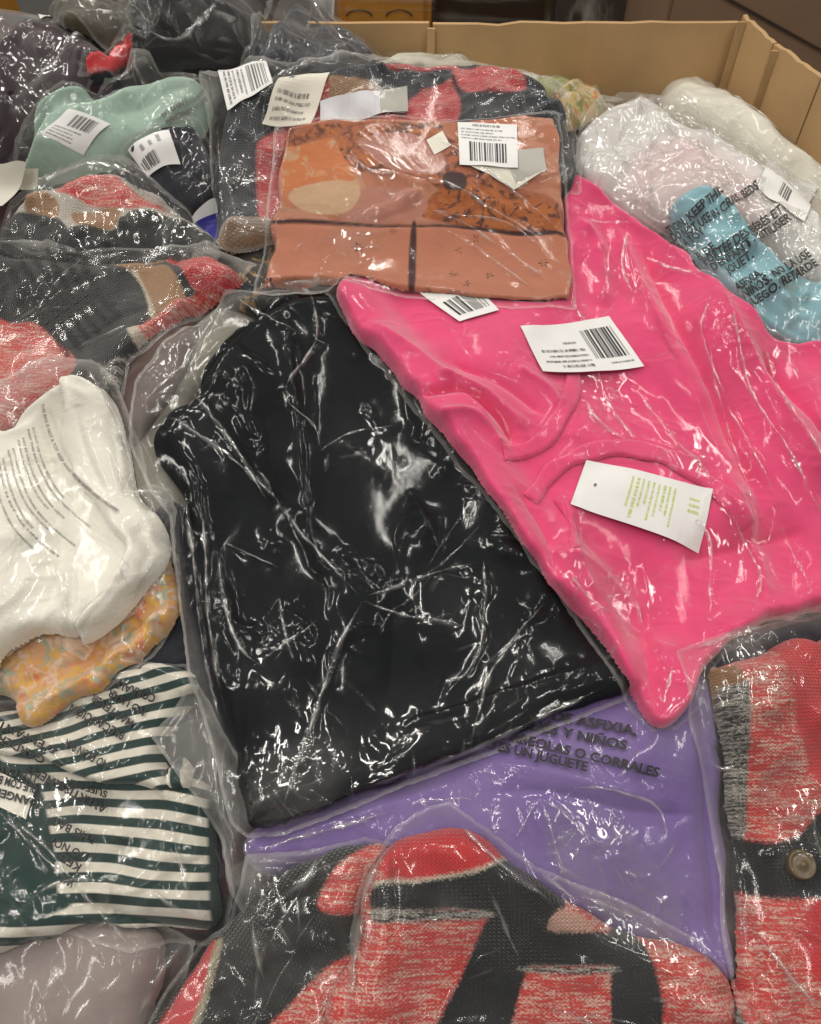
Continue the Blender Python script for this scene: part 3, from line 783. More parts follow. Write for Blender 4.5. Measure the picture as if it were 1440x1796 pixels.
q = at_plane([(1172, 20), (1700, 20)], 1, 1.25)
e = bpy.data.objects.new('carton', None); COL.objects.link(e); e.location = (q[:, 0].mean(), 1.5, 0); e['label'] = 'big dull brown carton standing behind the right corner of the box'; e['category'] = 'carton'
block('body', q[0, 0], q[1, 0], 1.25, 1.8, 0.0, 1.45, BROWN, e, 0.01)
qs = at_plane([(1262, -6), (1470, 108), (1472, 103), (1268, -10)], 1, 1.246)
link('tape', mesh_from('tape', qs, np.array([[0, 1, 2, 3]]), False, None, None, origin(e)), e, plain('dark_tape', (0.06, 0.04, 0.03), 0.4))
# yellow upright at the far left
q = at_plane([(-60, 60), (17, 60)], 1, 1.35)
block('rack_upright', q[0, 0], q[1, 0], 1.35, 1.45, 0.0, 1.6, plain('yellow_paint', (0.42, 0.20, 0.02), 0.45), None, 0.006)
o = bpy.data.objects['rack_upright']; o['label'] = 'yellow painted upright standing at the dark left back corner'; o['category'] = 'post'

# ---- what lies under the visible bags
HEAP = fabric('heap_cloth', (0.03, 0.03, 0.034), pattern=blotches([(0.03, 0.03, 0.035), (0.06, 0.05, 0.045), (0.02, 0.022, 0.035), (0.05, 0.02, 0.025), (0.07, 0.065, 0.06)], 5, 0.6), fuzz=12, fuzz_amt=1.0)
def heap():
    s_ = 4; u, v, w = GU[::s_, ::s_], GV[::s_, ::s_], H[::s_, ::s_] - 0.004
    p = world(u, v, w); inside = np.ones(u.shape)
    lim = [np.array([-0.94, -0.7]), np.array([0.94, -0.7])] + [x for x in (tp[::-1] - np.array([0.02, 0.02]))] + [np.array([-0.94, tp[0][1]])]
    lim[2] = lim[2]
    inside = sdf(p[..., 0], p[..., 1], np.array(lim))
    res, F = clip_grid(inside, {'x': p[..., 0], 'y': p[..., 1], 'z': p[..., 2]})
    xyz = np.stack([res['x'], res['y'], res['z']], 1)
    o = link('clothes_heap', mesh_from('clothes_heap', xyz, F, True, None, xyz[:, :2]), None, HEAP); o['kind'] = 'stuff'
heap()

PKG = 'bagged garments heaped in the cardboard box'
# =========================================================== garments showing in the gaps
def filler(name, label, cat, px, t, mat, film_m=None, fpx=None):
    e = thing(name, label, cat, tuple(np.mean(px, axis=0)), PKG if film_m else None)
    garment(e, 'garment', px, t, mat, wr=0.003, wave=0.06)
    if film_m: film(e, fpx, film_m, c=0.02)
    return e
filler('flap_filler', 'taupe cloth added to brighten the loose flap left of the black garment', 'clothing', [(205, 660), (290, 545), (410, 480), (480, 520), (390, 650), (310, 760), (340, 900), (310, 1000), (235, 880)], 0.03, fabric('taupe_cloth', (0.24, 0.225, 0.185)))  # added filler: its taupe keeps the milky film flap above it bright
filler('folded_trousers', 'blackish navy cloth showing between the floral and black garments', 'clothing', [(235, 1010), (330, 900), (430, 1200), (430, 1340), (340, 1230), (260, 1190)], 0.02, fabric('ink_cloth', (0.010, 0.011, 0.018)))
filler('bagged_tunic', 'dark brown and tan garment in a bag tucked beneath the terracotta blouse', 'bagged clothing', [(330, 500), (380, 410), (480, 390), (520, 540), (400, 560)], 0.03, fabric('tan_print', TAN, pattern=blotches([(0.03, 0.028, 0.025), (0.02, 0.02, 0.02), (0.28, 0.17, 0.06), (0.015, 0.015, 0.016)], 20)), FILM, [(325, 505), (372, 400), (490, 380), (530, 550), (395, 570)])
filler('folded_shawl', 'brown mauve cloth in the gap under the charcoal knit', 'clothing', [(170, 700), (200, 630), (270, 590), (340, 550), (330, 640), (250, 760), (210, 780)], 0.02, fabric('brown_mauve_cloth', (0.10, 0.065, 0.055)))
filler('folded_skirt', 'dark navy cloth in the gap between the pink robe and rolled knit', 'clothing', [(1230, 1130), (1300, 1060), (1490, 1030), (1490, 1230), (1260, 1320)], 0.02, fabric('navy_skirt_cloth', (0.016, 0.015, 0.026)))
# =========================================================== back row
t = thing('bagged_sweater', 'plum coloured garment in crinkled glossy clear bag at the dark back corner', 'bagged clothing', (80, 170), PKG)
garment(t, 'garment', [(-30, 310), (-30, 120), (40, 60), (120, 70), (185, 95), (190, 140), (150, 180), (95, 210), (40, 290)], 0.05, fabric('plum_cloth', (0.028, 0.010, 0.018)), wr=0.006, wave=0.06)
ready(); film(t, [(-40, 330), (-40, 110), (35, 42), (90, 32), (150, 60), (192, 92), (196, 140), (150, 190), (90, 225), (45, 262), (20, 300)], FILM_CLEAR, c=0.22, wave=0.02, spots=[(90, 110, 60, 0.05), (60, 190, 50, 0.05)], ridges=[([(20, 180), (80, 140), (150, 100), (190, 95)], 0.010, 0.008)])
card(t, 'label', [(70, 30), (98, 27), (116, 48), (80, 54)], PAPER)

t = thing('bagged_shirt', 'olive brown garment in hazy clear bag beside the big black bag', 'bagged clothing', (180, 50), PKG)
garment(t, 'garment', [(105, 60), (110, -30), (250, -40), (250, 70), (190, 80)], 0.045, fabric('olive_cloth', (0.055, 0.045, 0.028)), wr=0.005)
film(t, [(100, 75), (105, -40), (255, -50), (255, 75), (195, 92)], FILM_HAZY, c=0.045, ridges=[([(150, -10), (165, 30), (190, 70)], 0.006, 0.005), ([(180, -5), (200, 40)], 0.006, 0.006)])

t = thing('bagged_jersey', 'small red garment in a clear bag between the plum and black bags', 'bagged clothing', (200, 105), PKG)
garment(t, 'garment', [(160, 138), (166, 104), (230, 66), (250, 82), (248, 108), (215, 126), (185, 142)], 0.012, fabric('red_cloth', PLRED, zones=[BLK]), zones=[[(150, 132), (185, 122), (258, 106), (270, 190), (150, 190)]], wr=0.001, sm=4.0)
film(t, [(140, 140), (165, 88), (232, 55), (258, 84), (268, 118), (235, 138), (165, 150)], FILM, c=0.03)

t = thing('bagged_coat', 'big black garment in dull black wrapped bag at the back', 'bagged clothing', (350, 90), PKG)
garment(t, 'garment', [(228, 120), (238, 20), (245, -60), (470, -60), (475, 20), (454, 108), (420, 122), (330, 122), (262, 116)], 0.055, fabric('black_coat_cloth', (0.012, 0.011, 0.011)), wr=0.005, wave=0.09)
film(t, [(226, 125), (236, 15), (242, -70), (480, -70), (482, 20), (460, 114), (425, 128), (330, 128), (256, 122)], film_mat('dull_film', haze=0.004, rough=0.25, refl=0.012, seam=0.02, flap=0.02, glare=0.001), c=0.012, bridge=25, lines=5, ridges=[([(230, 64), (330, 62), (450, 40)], 0.003, 0.004), ([(250, 30), (360, 10), (460, 20)], 0.003, 0.004)])

t = thing('bagged_jacket', 'navy garment with peaked fold in clear bag against the back panel', 'bagged clothing', (540, 70), PKG)
garment(t, 'garment', [(430, 125), (470, 50), (520, 8), (560, 30), (620, 60), (650, 85), (665, 110), (600, 135), (480, 140)], 0.04, fabric('navy_jacket_cloth', (0.022, 0.026, 0.035)), folds=[([(530, 15), (580, 70), (640, 100)], 0.006, 0.008)], wr=0.003)
film(t, [(418, 135), (440, 80), (470, 10), (490, -40), (585, -50), (585, 30), (640, 62), (672, 105), (600, 145), (480, 150)], FILM_HAZY, c=0.03, bridge=20, ridges=[([(470, 20), (440, 90), (425, 130)], 0.006, 0.005), ([(540, -10), (590, 60), (650, 95)], 0.006, 0.006)], spots=[(620, 90, 40, 0.05)])

t = thing('bagged_blouse', 'cream garment in clear bag lying along the back panel', 'bagged clothing', (850, 105), PKG)
garment(t, 'garment', [(640, 135), (680, 98), (760, 92), (900, 92), (970, 115), (1020, 150), (960, 180), (760, 170)], 0.035, fabric('cream_cloth', (0.55, 0.52, 0.42), zones=[(0.30, 0.31, 0.12)]), zones=[[(950, 130), (1030, 130), (1030, 190), (940, 190)]], wr=0.004)
film(t, [(625, 140), (670, 94), (760, 86), (905, 86), (985, 110), (1040, 150), (1010, 185), (760, 180)], FILM_CLEAR, c=0.04, ridges=[([(700, 100), (800, 95), (900, 92)], 0.004, 0.005)])

t = thing('bagged_scarf', 'orange and olive printed garment in clear bag by the box corner', 'bagged clothing', (1020, 165), PKG)
garment(t, 'garment', [(965, 190), (985, 150), (1030, 135), (1065, 160), (1062, 190), (1010, 215), (960, 230)], 0.03, fabric('autumn_print', TAN, pattern=blotches([(0.55, 0.40, 0.14), (0.60, 0.13, 0.04), (0.62, 0.50, 0.36), (0.22, 0.24, 0.06)], 26)), wr=0.004)
film(t, [(955, 200), (980, 142), (1032, 126), (1075, 155), (1072, 200), (1012, 226), (955, 240)], FILM, c=0.045)

# =========================================================== right back
t = thing('bagged_towel', 'thick folded ivory garment in smooth clear bag against the right panel', 'bagged clothing', (1290, 220), PKG)
garment(t, 'garment', [(1168, 140), (1195, 118), (1240, 125), (1300, 170), (1380, 250), (1480, 330), (1480, 420), (1390, 330), (1290, 250), (1200, 200), (1172, 180)], 0.055, fabric('ivory_cloth', (0.72, 0.69, 0.58), weave_amt=0.4), folds=[([(1190, 170), (1290, 235), (1400, 330)], 0.006, 0.01)], wr=0.003, wave=0.08)
film(t, [(1155, 165), (1185, 112), (1225, 103), (1262, 112), (1340, 172), (1480, 285), (1490, 430), (1395, 345), (1290, 265), (1190, 225), (1150, 195)], FILM_HAZY, c=0.02, bridge=30, ridges=[([(1200, 115), (1290, 170), (1420, 270)], 0.004, 0.004)])

t = thing('bagged_dress', 'pale grey and pink garment in heavily crinkled clear bag below the ivory bundle', 'bagged clothing', (1160, 250), PKG)
garment(t, 'garment', [(1015, 240), (1040, 200), (1090, 180), (1130, 175), (1200, 215), (1290, 260), (1400, 340), (1480, 420), (1480, 560), (1400, 470), (1300, 400), (1200, 390), (1120, 400), (1060, 350), (1020, 300)], 0.05,
        fabric('pale_cloth', (0.76, 0.73, 0.71), zones=[(0.74, 0.58, 0.58)], soft=0.02), zones=[[(1090, 330), (1180, 250), (1300, 300), (1330, 420), (1200, 420)]], wr=0.005, wave=0.07)
ready(); o, pl = card(t, 'hang_tag', [(1346, 282), (1432, 332), (1408, 392), (1326, 330)], PAPER); rects(o, 'print', pl, fine_print(0.15, 0.2, 0.8, 0.5, 2, 71) + bars(0.4, 0.55, 0.62, 0.8, 5, 72), INKG)
film(t, [(1005, 250), (1030, 195), (1085, 150), (1098, 122), (1118, 150), (1170, 165), (1240, 225), (1330, 265), (1420, 335), (1490, 410), (1490, 600), (1400, 520), (1300, 440), (1190, 420), (1110, 420), (1040, 360), (1008, 310)], FILM_MILKY, c=0.26, wave=0.034, amp=0.004, bridge=10,
     ridges=[([(1130, 190), (1230, 260), (1330, 350), (1420, 450)], 0.008, 0.006), ([(1150, 180), (1260, 250), (1380, 330)], 0.006, 0.005)], spots=[(1090, 220, 70, 0.06), (1050, 280, 60, 0.06), (1160, 300, 70, 0.05), (1250, 330, 70, 0.05), (1340, 430, 60, 0.05), (1180, 210, 60, 0.05), (1380, 330, 60, 0.04), (1100, 370, 50, 0.05)], lines=70)

t = thing('bagged_sweatshirt', 'teal blue garment in clear bag printed with bold warnings', 'bagged clothing', (1330, 470), PKG)
garment(t, 'garment', [(1176, 372), (1192, 340), (1240, 326), (1284, 352), (1330, 412), (1378, 456), (1420, 486), (1490, 520), (1490, 650), (1420, 620), (1340, 570), (1270, 500), (1205, 430)], 0.03, fabric('teal_cloth', (0.25, 0.47, 0.53)), folds=[([(1260, 370), (1300, 450), (1370, 520)], 0.008, 0.012), ([(1330, 480), (1360, 550), (1420, 590)], -0.01, 0.008)], wr=0.005)
film(t, [(1100, 395), (1150, 318), (1255, 286), (1330, 330), (1420, 420), (1490, 480), (1490, 680), (1400, 640), (1320, 590), (1230, 500), (1150, 440)], FILM, c=0.12, wave=0.026, spots=[(1410, 560, 60, 0.05), (1300, 420, 60, 0.03)], amp=0.002)
ready()
lettering(t, [('TION, KEEP THIS', [(1174, 414), (1271, 335)], 15), ('DO NOT USE IN CRIBS, BEDS', [(1180, 427), (1335, 324)], 15), ('A TOY', [(1203, 432), (1240, 403)], 15),
              ('R DE', [(1227, 456), (1258, 432)], 15), ('PORTÉE DES BÉBÉS ET', [(1238, 464), (1377, 367)], 15), ("D'ENFANT. L'UTILISER", [(1252, 474), (1392, 380)], 15), ('JOUET.', [(1279, 479), (1326, 445)], 15),
              ('ASFIXIA.', [(1296, 508), (1340, 478)], 15), ('NIÑOS. NO LA USE', [(1309, 521), (1428, 442)], 16), ('JUEGO. RETARDE', [(1321, 535), (1440, 458)], 15)], INK)

# =========================================================== left back
t = thing('bagged_pullover', 'mint green garment in hazy bag with barcode label', 'bagged clothing', (220, 220), PKG)
g = garment(t, 'garment', [(35, 300), (60, 220), (90, 165), (125, 150), (165, 165), (230, 145), (300, 128), (355, 145), (372, 200), (340, 240), (250, 270), (150, 300), (60, 330)], 0.03, fabric('mint_cloth', (0.33, 0.46, 0.38)), folds=[([(110, 230), (180, 170), (240, 150)], 0.006, 0.012), ([(180, 200), (270, 170), (350, 155)], -0.006, 0.01)], wr=0.003, wave=0.09, sm=3.0, pucker=0.0014)
ready()
o, pl = card(t, 'label', [(122, 195), (196, 222), (148, 276), (76, 246)], PAPER)
rects(o, 'barcode', pl, bars(0.30, 0.12, 0.86, 0.5, 12, 3), INKG); rects(o, 'print', pl, fine_print(0.08, 0.56, 0.92, 0.95, 4, 5), INKG)
film(t, [(15, 320), (45, 215), (80, 155), (110, 140), (168, 160), (232, 100), (265, 96), (285, 128), (362, 135), (380, 210), (350, 262), (240, 300), (120, 335)], FILM_HAZY, c=0.02, bridge=22, spots=[(330, 210, 40, 0.05), (80, 290, 40, 0.04), (240, 130, 30, .03)])
ready()
lettering(t, [('NO ES UN JUGUETE', [(285, 205), (362, 168)], 8), ('MANTENER LEJOS', [(292, 218), (366, 182)], 8)], INKG)

t = thing('bagged_jeans', 'midnight blue garment in glossy bag with curved white label', 'bagged clothing', (320, 290), PKG)
garment(t, 'garment', [(225, 262), (250, 236), (310, 215), (345, 225), (372, 290), (380, 350), (345, 375), (290, 370), (250, 330)], 0.035, fabric('midnight_cloth', (0.012, 0.013, 0.024)), wr=0.004)
ready()
o, pl = card(t, 'label', [(318, 292), (298, 233), (226, 268), (262, 318)], PAPER)
rects(o, 'barcode', pl, bars(0.15, 0.62, 0.42, 0.98, 5, 8, True) + bars(0.1, 0.5, 0.45, 0.9, 10, 8, True), INKG); rects(o, 'print', pl, fine_print(0.6, 0.2, 0.95, 0.85, 3, 6), INKG)
film(t, [(212, 268), (245, 228), (310, 205), (355, 215), (382, 290), (392, 370), (345, 400), (285, 385), (235, 330)], FILM_CLEAR, c=0.03, dirn=(330, 250, 380, 330), spots=[(355, 270, 45, 0.05)])

t = thing('folded_paper', 'bright blue folded sheet with white border by the midnight blue bag', 'paper', (358, 400))
o, pl = card(t, 'sheet', [(338, 385), (380, 352), (382, 440), (350, 430)], plain('blue_print', (0.05, 0.045, 0.27), 0.4)); rects(o, 'border', pl, [(0.0, 0.0, 1.0, 0.14)], PAPER)
t = thing('paper_box', 'small cream paper box with open flap at the left edge', 'carton', (30, 345))
o, pl = card(t, 'flap', [(12, 312), (76, 312), (70, 345), (10, 338)], CREAMP, lift=0.018); card(t, 'face', [(-30, 318), (66, 320), (24, 392), (-30, 392)], CREAMP, lift=0.03)

KN1 = fabric('red_tan_knit', (0.55, 0.5, 0.44), zones=[RED, TAN, TAN, CHAR, CHAR], soft=0.002, ragged=0.001, weave=500, weave_amt=0.6, knit=0.0042)
t = thing('bagged_cardigan', 'red and tan patched knit in crinkled bag under the midnight blue label', 'bagged clothing', (190, 370), PKG)
garment(t, 'garment', [(10, 400), (60, 340), (130, 300), (190, 298), (250, 320), (300, 360), (360, 400), (375, 450), (200, 470), (10, 460)], 0.035, KN1,
        zones=[[(95, 335), (140, 305), (190, 302), (240, 335), (290, 362), (240, 376), (160, 362)], [(50, 370), (75, 352), (105, 360), (100, 388), (60, 388)], [(130, 375), (205, 370), (215, 395), (180, 412), (140, 398)],
               [(0, 390), (60, 382), (112, 392), (130, 440), (140, 480), (0, 480)], [(125, 400), (200, 408), (240, 380), (330, 395), (380, 420), (300, 450), (140, 450)]], wr=0.004)
film(t, [(0, 420), (20, 368), (70, 320), (140, 285), (215, 268), (262, 310), (330, 370), (385, 430), (380, 470), (0, 475)], FILM_HAZY, c=0.03, spots=[(300, 405, 50, 0.05), (150, 410, 40, 0.04)], ridges=[([(70, 330), (180, 300), (270, 330)], 0.003, 0.004)])

# =========================================================== bottom left
t = thing('bagged_nightgown', 'mauve grey garment in hazy smooth bag at the bottom left corner', 'bagged clothing', (130, 1720), PKG)
garment(t, 'garment', [(-50, 1560), (150, 1590), (260, 1630), (285, 1690), (270, 1760), (230, 1850), (-50, 1850)], 0.04, fabric('mauve_cloth', (0.27, 0.215, 0.20)), wr=0.004, wave=0.12)
film(t, [(-60, 1560), (150, 1580), (285, 1622), (345, 1650), (320, 1730), (262, 1860), (-60, 1860)], FILM_HAZY, c=0.012, bridge=30, ridges=[([(240, 1790), (290, 1700), (330, 1650)], 0.004, 0.005)])

GRN, OFFW = (0.012, 0.036, 0.032), (0.66, 0.62, 0.53)
def striped(name, period, rot, warp=0.012, zones=()):
    return fabric(name, OFFW, pattern=stripes(period, rot, GRN, OFFW, warp), zones=zones, weave=700, var=0.1, soft=0.0015)
t = thing('bagged_striped_shirt', 'dark green and off white striped shirt in clear bag printed with warnings', 'bagged clothing', (230, 1450), PKG)
g = garment(t, 'shirt_body', [(-50, 1330), (60, 1300), (160, 1330), (290, 1340), (350, 1370), (372, 1390), (376, 1500), (372, 1625), (250, 1630), (150, 1618), (60, 1650), (-50, 1655)], 0.035,
            striped('green_stripes', 0.0168, 0.06, 0.030, zones=[(0.010, 0.035, 0.030), GRN]), zones=[[(-60, 1330), (60, 1370), (90, 1440), (110, 1560), (126, 1575), (124, 1590), (60, 1608), (-60, 1600)], [(360, 1370), (380, 1370), (378, 1640), (366, 1640)]],
            folds=[([(130, 1440), (220, 1470), (260, 1500), (376, 1500)], 0.005, 0.008), ([(140, 1560), (240, 1560), (300, 1520)], 0.010, 0.010), ([(290, 1540), (340, 1515), (376, 1505)], -0.006, 0.006)], wr=0.0025)
garment(g, 'sleeve', [(-50, 1260), (40, 1240), (130, 1200), (230, 1160), (325, 1175), (345, 1215), (295, 1290), (288, 1370), (270, 1382), (200, 1375), (120, 1350), (40, 1330), (-50, 1310)], 0.022,
        striped('green_sleeve_stripes', 0.0168, -0.24, 0.012), wr=0.002)
garment(g, 'collar', [(292, 1340), (305, 1322), (325, 1326), (342, 1350), (338, 1384), (318, 1384), (296, 1376)], 0.018, striped('green_collar_stripes', 0.02, 1.3, 0.004))
ready()
o, pl = card(t, 'hang_tag', [(-40, 1330), (62, 1385), (46, 1436), (-40, 1396)], CREAMP, mark=True)
film(t, [(-60, 1230), (60, 1225), (200, 1165), (330, 1165), (352, 1230), (372, 1330), (388, 1450), (412, 1560), (400, 1620), (385, 1662), (300, 1650), (235, 1670), (120, 1640), (-60, 1672)], FILM_CLEAR, c=0.022, wave=0.02, bridge=12, amp=0.0009,
     ridges=[([(130, 1545), (180, 1600), (232, 1660)], 0.007, 0.004), ([(165, 1628), (200, 1612)], 0.004, 0.003), ([(0, 1420), (60, 1480), (130, 1550)], 0.005, 0.003), ([(300, 1440), (320, 1520), (345, 1590)], 0.005, 0.004), ([(270, 1560), (310, 1590), (335, 1600)], 0.005, 0.004), ([(50, 1580), (110, 1545), (180, 1540)], 0.005, 0.004), ([(15, 1430), (100, 1500), (140, 1560)], 0.005, 0.003)], spots=[(110, 1400, 60, 0.04), (360, 1600, 40, .03)])
ready()
lettering(t, [('PRECAUCIÓN', [(217, 1284), (122, 1232)], 15), ('MANTENER', [(232, 1264), (160, 1214)], 14), ('NO USAR', [(254, 1243), (190, 1206)], 14), ('CORRALES', [(272, 1218), (196, 1188)], 15),
              ('DANGER', [(62, 1402), (-14, 1380)], 15), ('QUE COM BARN', [(62, 1378), (-30, 1352)], 15), ('LOS CASQ', [(60, 1358), (-16, 1336)], 15), ('AVERTISSEMENT', [(184, 1414), (42, 1338)], 15), ('GARDER', [(78, 1328), (-4, 1286)], 14), ("D'ENFANT", [(98, 1310), (-4, 1262)], 14),
              ('THIS BAG', [(164, 1468), (88, 1432)], 15), ('DO NOT', [(150, 1497), (84, 1466)], 15), ('KEEP', [(140, 1518), (98, 1492)], 15), ('WA', [(127, 1546), (104, 1532)], 15), ('NO ES UN BER', [(190, 1336), (112, 1294)], 15), ('SUFFOCA', [(186, 1388), (110, 1362)], 12)], INK)

t = thing('bagged_pyjamas', 'yellow and coral floral garment in crinkled bag on the striped shirt', 'bagged clothing', (130, 1190), PKG)
FLOR = fabric('floral_print', TAN, pattern=blotches([(0.62, 0.33, 0.16), (0.66, 0.36, 0.07), (0.66, 0.22, 0.11), (0.36, 0.38, 0.27), (0.68, 0.38, 0.08), (0.70, 0.48, 0.34)], 27, 0.9), var=0.1)
garment(t, 'garment', [(-50, 1110), (40, 1090), (120, 1050), (190, 1000), (250, 960), (300, 985), (310, 1070), (270, 1130), (200, 1190), (120, 1235), (70, 1265), (40, 1262), (10, 1220), (-50, 1210)], 0.022, FLOR, folds=[([(30, 1200), (120, 1170), (220, 1110), (290, 1040)], -0.009, 0.007), ([(60, 1240), (150, 1190), (240, 1130)], 0.006, 0.006), ([(200, 1060), (250, 1100)], -0.006, 0.005)], wr=0.004, pucker=0.0016)
film(t, [(-60, 1110), (80, 1060), (200, 985), (250, 945), (314, 975), (316, 1080), (270, 1150), (180, 1220), (80, 1280), (30, 1275), (-10, 1250), (-60, 1245)], FILM, c=0.04, dirn=(40, 1240, 260, 1070), iso=0.6)

t = thing('bagged_swimsuit', 'bright turquoise garment in crinkled bag at the left edge', 'bagged clothing', (10, 990), PKG)
garment(t, 'garment', [(-60, 880), (0, 900), (40, 960), (60, 1010), (30, 1060), (-60, 1080)], 0.04, fabric('turquoise_cloth', (0.10, 0.36, 0.40)), wr=0.004)
film(t, [(-70, 870), (5, 890), (55, 960), (75, 1020), (40, 1080), (-70, 1100)], FILM_CLEAR, c=0.05)

# =========================================================== left middle
KN2 = fabric('black_red_knit', CHAR, zones=[RED, TAN, CREAM, (0.34, 0.19, 0.09), RED2, RED, GREYK, CREAM, CHAR], soft=0.0018, ragged=0.0012, weave=450, weave_amt=0.7, rot=0.7, knit=0.0042)
t = thing('bagged_blanket_knit', 'charcoal knit with red corner and tan patch in bag of dark print', 'bagged clothing', (190, 560), PKG)
garment(t, 'garment', [(-60, 440), (40, 440), (150, 450), (260, 440), (360, 450), (420, 480), (390, 510), (330, 550), (265, 590), (215, 640), (200, 690), (140, 720), (60, 740), (-60, 760)], 0.045, KN2,
        zones=[[(-70, 545), (20, 570), (65, 570), (110, 610), (140, 650), (90, 720), (40, 760), (-70, 770)], [(228, 492), (300, 486), (330, 540), (290, 562), (262, 556)], [(215, 478), (240, 482), (272, 545), (266, 558), (250, 535)], [(195, 470), (240, 450), (290, 458), (260, 480), (215, 490)],
               [(290, 450), (360, 445), (430, 470), (350, 508), (320, 482)], [(236, 580), (290, 545), (360, 500), (395, 502), (300, 570), (255, 604)], [(178, 650), (235, 600), (262, 595), (225, 650), (205, 672)], [(225, 580), (238, 572), (262, 600), (246, 612)],
               [(-70, 450), (190, 462), (262, 560), (120, 610), (70, 560), (-70, 535)]], wr=0.004, wave=0.1, sm=0.8)
film(t, [(-70, 425), (0, 425), (140, 440), (300, 430), (400, 445), (452, 462), (420, 500), (370, 520), (300, 580), (230, 640), (215, 700), (150, 740), (60, 770), (-70, 790)], FILM_HAZY, c=0.018, bridge=18,
     ridges=[([(130, 615), (170, 600), (240, 575)], 0.007, 0.004), ([(20, 690), (55, 640), (110, 635)], 0.006, 0.004)], spots=[(290, 555, 30, 0.05), (150, 630, 40, 0.05)])
ready()
lettering(t, [('WARNING TO AVOID DANGER OF SUFFOCATION', [(8 + 22 * k, 470 - 13 * k), (60 + 20 * k, 545 - 8 * k), (112 + 18 * k, 622 - 14 * k)], 10) for k in range(6)], INK, name='warning_print')

WHT = fabric('white_jersey', (0.83, 0.80, 0.71), weave=600, weave_amt=0.45, var=0.06)
t = thing('bagged_white_tee', 'white rolled garment in milky bag with fine grey print', 'bagged clothing', (140, 900), PKG)
g = garment(t, 'garment', [(-60, 1180), (-60, 800), (20, 740), (80, 692), (130, 668), (180, 690), (212, 750), (232, 850), (262, 910), (270, 980), (220, 1050), (170, 1095), (130, 1110), (70, 1110), (10, 1135)], 0.034, WHT, r=0.02,
        folds=[([(75, 740), (120, 860), (190, 940)], -0.010, 0.007), ([(60, 1100), (100, 1010), (95, 900), (60, 800)], -0.010, 0.012), ([(150, 1080), (140, 980), (160, 900)], 0.007, 0.010), ([(-20, 1080), (40, 1040), (70, 960)], 0.006, 0.010)], wr=0.003, wave=0.06, pucker=0.0013, wr_ang=1.9)
garment(g, 'sleeve', [(112, 672), (140, 660), (184, 684), (216, 752), (236, 850), (276, 905), (292, 950), (284, 996), (232, 1058), (168, 1118), (138, 1124), (140, 1092), (188, 1030), (214, 972), (196, 924), (140, 850), (106, 764)], 0.018, WHT, r=0.014, wr=0.002, wave=0.04, pucker=0.0011, wr_ang=0.9, sm=1.2,
        folds=[([(190, 720), (205, 800), (222, 880)], -0.005, 0.005), ([(232, 920), (262, 960), (240, 1010)], -0.006, 0.005), ([(130, 700), (150, 790), (190, 880)], -0.004, 0.005)])
film(t, [(-70, 1160), (-70, 700), (20, 655), (90, 622), (160, 630), (205, 672), (238, 760), (262, 850), (305, 862), (316, 905), (308, 985), (296, 1000), (235, 1075), (165, 1130), (150, 1160), (120, 1140), (95, 1085), (10, 1150)], FILM_HAZY, c=0.02, bridge=20,
     ridges=[([(150, 640), (210, 740), (236, 830)], 0.006, 0.005), ([(230, 868), (270, 870), (306, 880)], 0.006, 0.006), ([(120, 1150), (118, 1060), (100, 980)], 0.008, 0.006)], spots=[(250, 870, 40, 0.04), (60, 960, 60, 0.02)])
ready()
L1 = [(68, 705), (84, 765), (112, 818), (160, 865), (204, 897)]
def off(l, dx, dy, a=0.0, b=1.0):
    c = curve(l, 8, False); n_ = len(c); c = c[int(a * n_):max(int(a * n_) + 3, int(b * n_))] + np.array([dx, dy]); return [tuple(x) for x in c[::3]]
small = [('THIS BAG IS NOT A TOY. KEEP AWAY FROM BABIES AND CHILDREN', L1, 6)]
for k in range(9):
    small.append((['DO NOT USE IN CRIBS BEDS CARRIAGES', 'KEEP THIS BAG AWAY FROM CHILDREN TO AVOID', 'NO ES UN JUGUETE MANTENER LEJOS', 'CE SAC N EST PAS UN JOUET'][k % 4], off(L1, -16 - 9 * k, 40 + 9 * k - (6 if k % 2 else 0), 0.0, (0.62, 0.85, 0.7)[k % 3]), 4.2))
lettering(t, small, INKG, name='fine_print')

# =========================================================== centre bottom
t = thing('bagged_purple_hoodie', 'violet garment in clear bag with black warnings below the black bag', 'bagged clothing', (850, 1400), PKG)
PURP = fabric('violet_cloth', (0.19, 0.12, 0.34), weave=900, weave_amt=0.5, var=0.08)
garment(t, 'garment', [(430, 1470), (520, 1425), (650, 1380), (800, 1320), (960, 1230), (1100, 1170), (1230, 1180), (1262, 1290), (1272, 1450), (1282, 1600), (1290, 1720), (1150, 1700), (1000, 1640), (860, 1560), (700, 1530), (560, 1540), (450, 1530)], 0.035, PURP,
        folds=[([(840, 1390), (960, 1390), (1100, 1420), (1230, 1430)], -0.006, 0.006), ([(470, 1480), (620, 1430), (800, 1370)], 0.006, 0.01), ([(850, 1340), (980, 1360), (1150, 1400)], 0.006, 0.012), ([(1230, 1200), (1240, 1400), (1262, 1680)], -0.012, 0.008)], wr=0.003, wave=0.12)
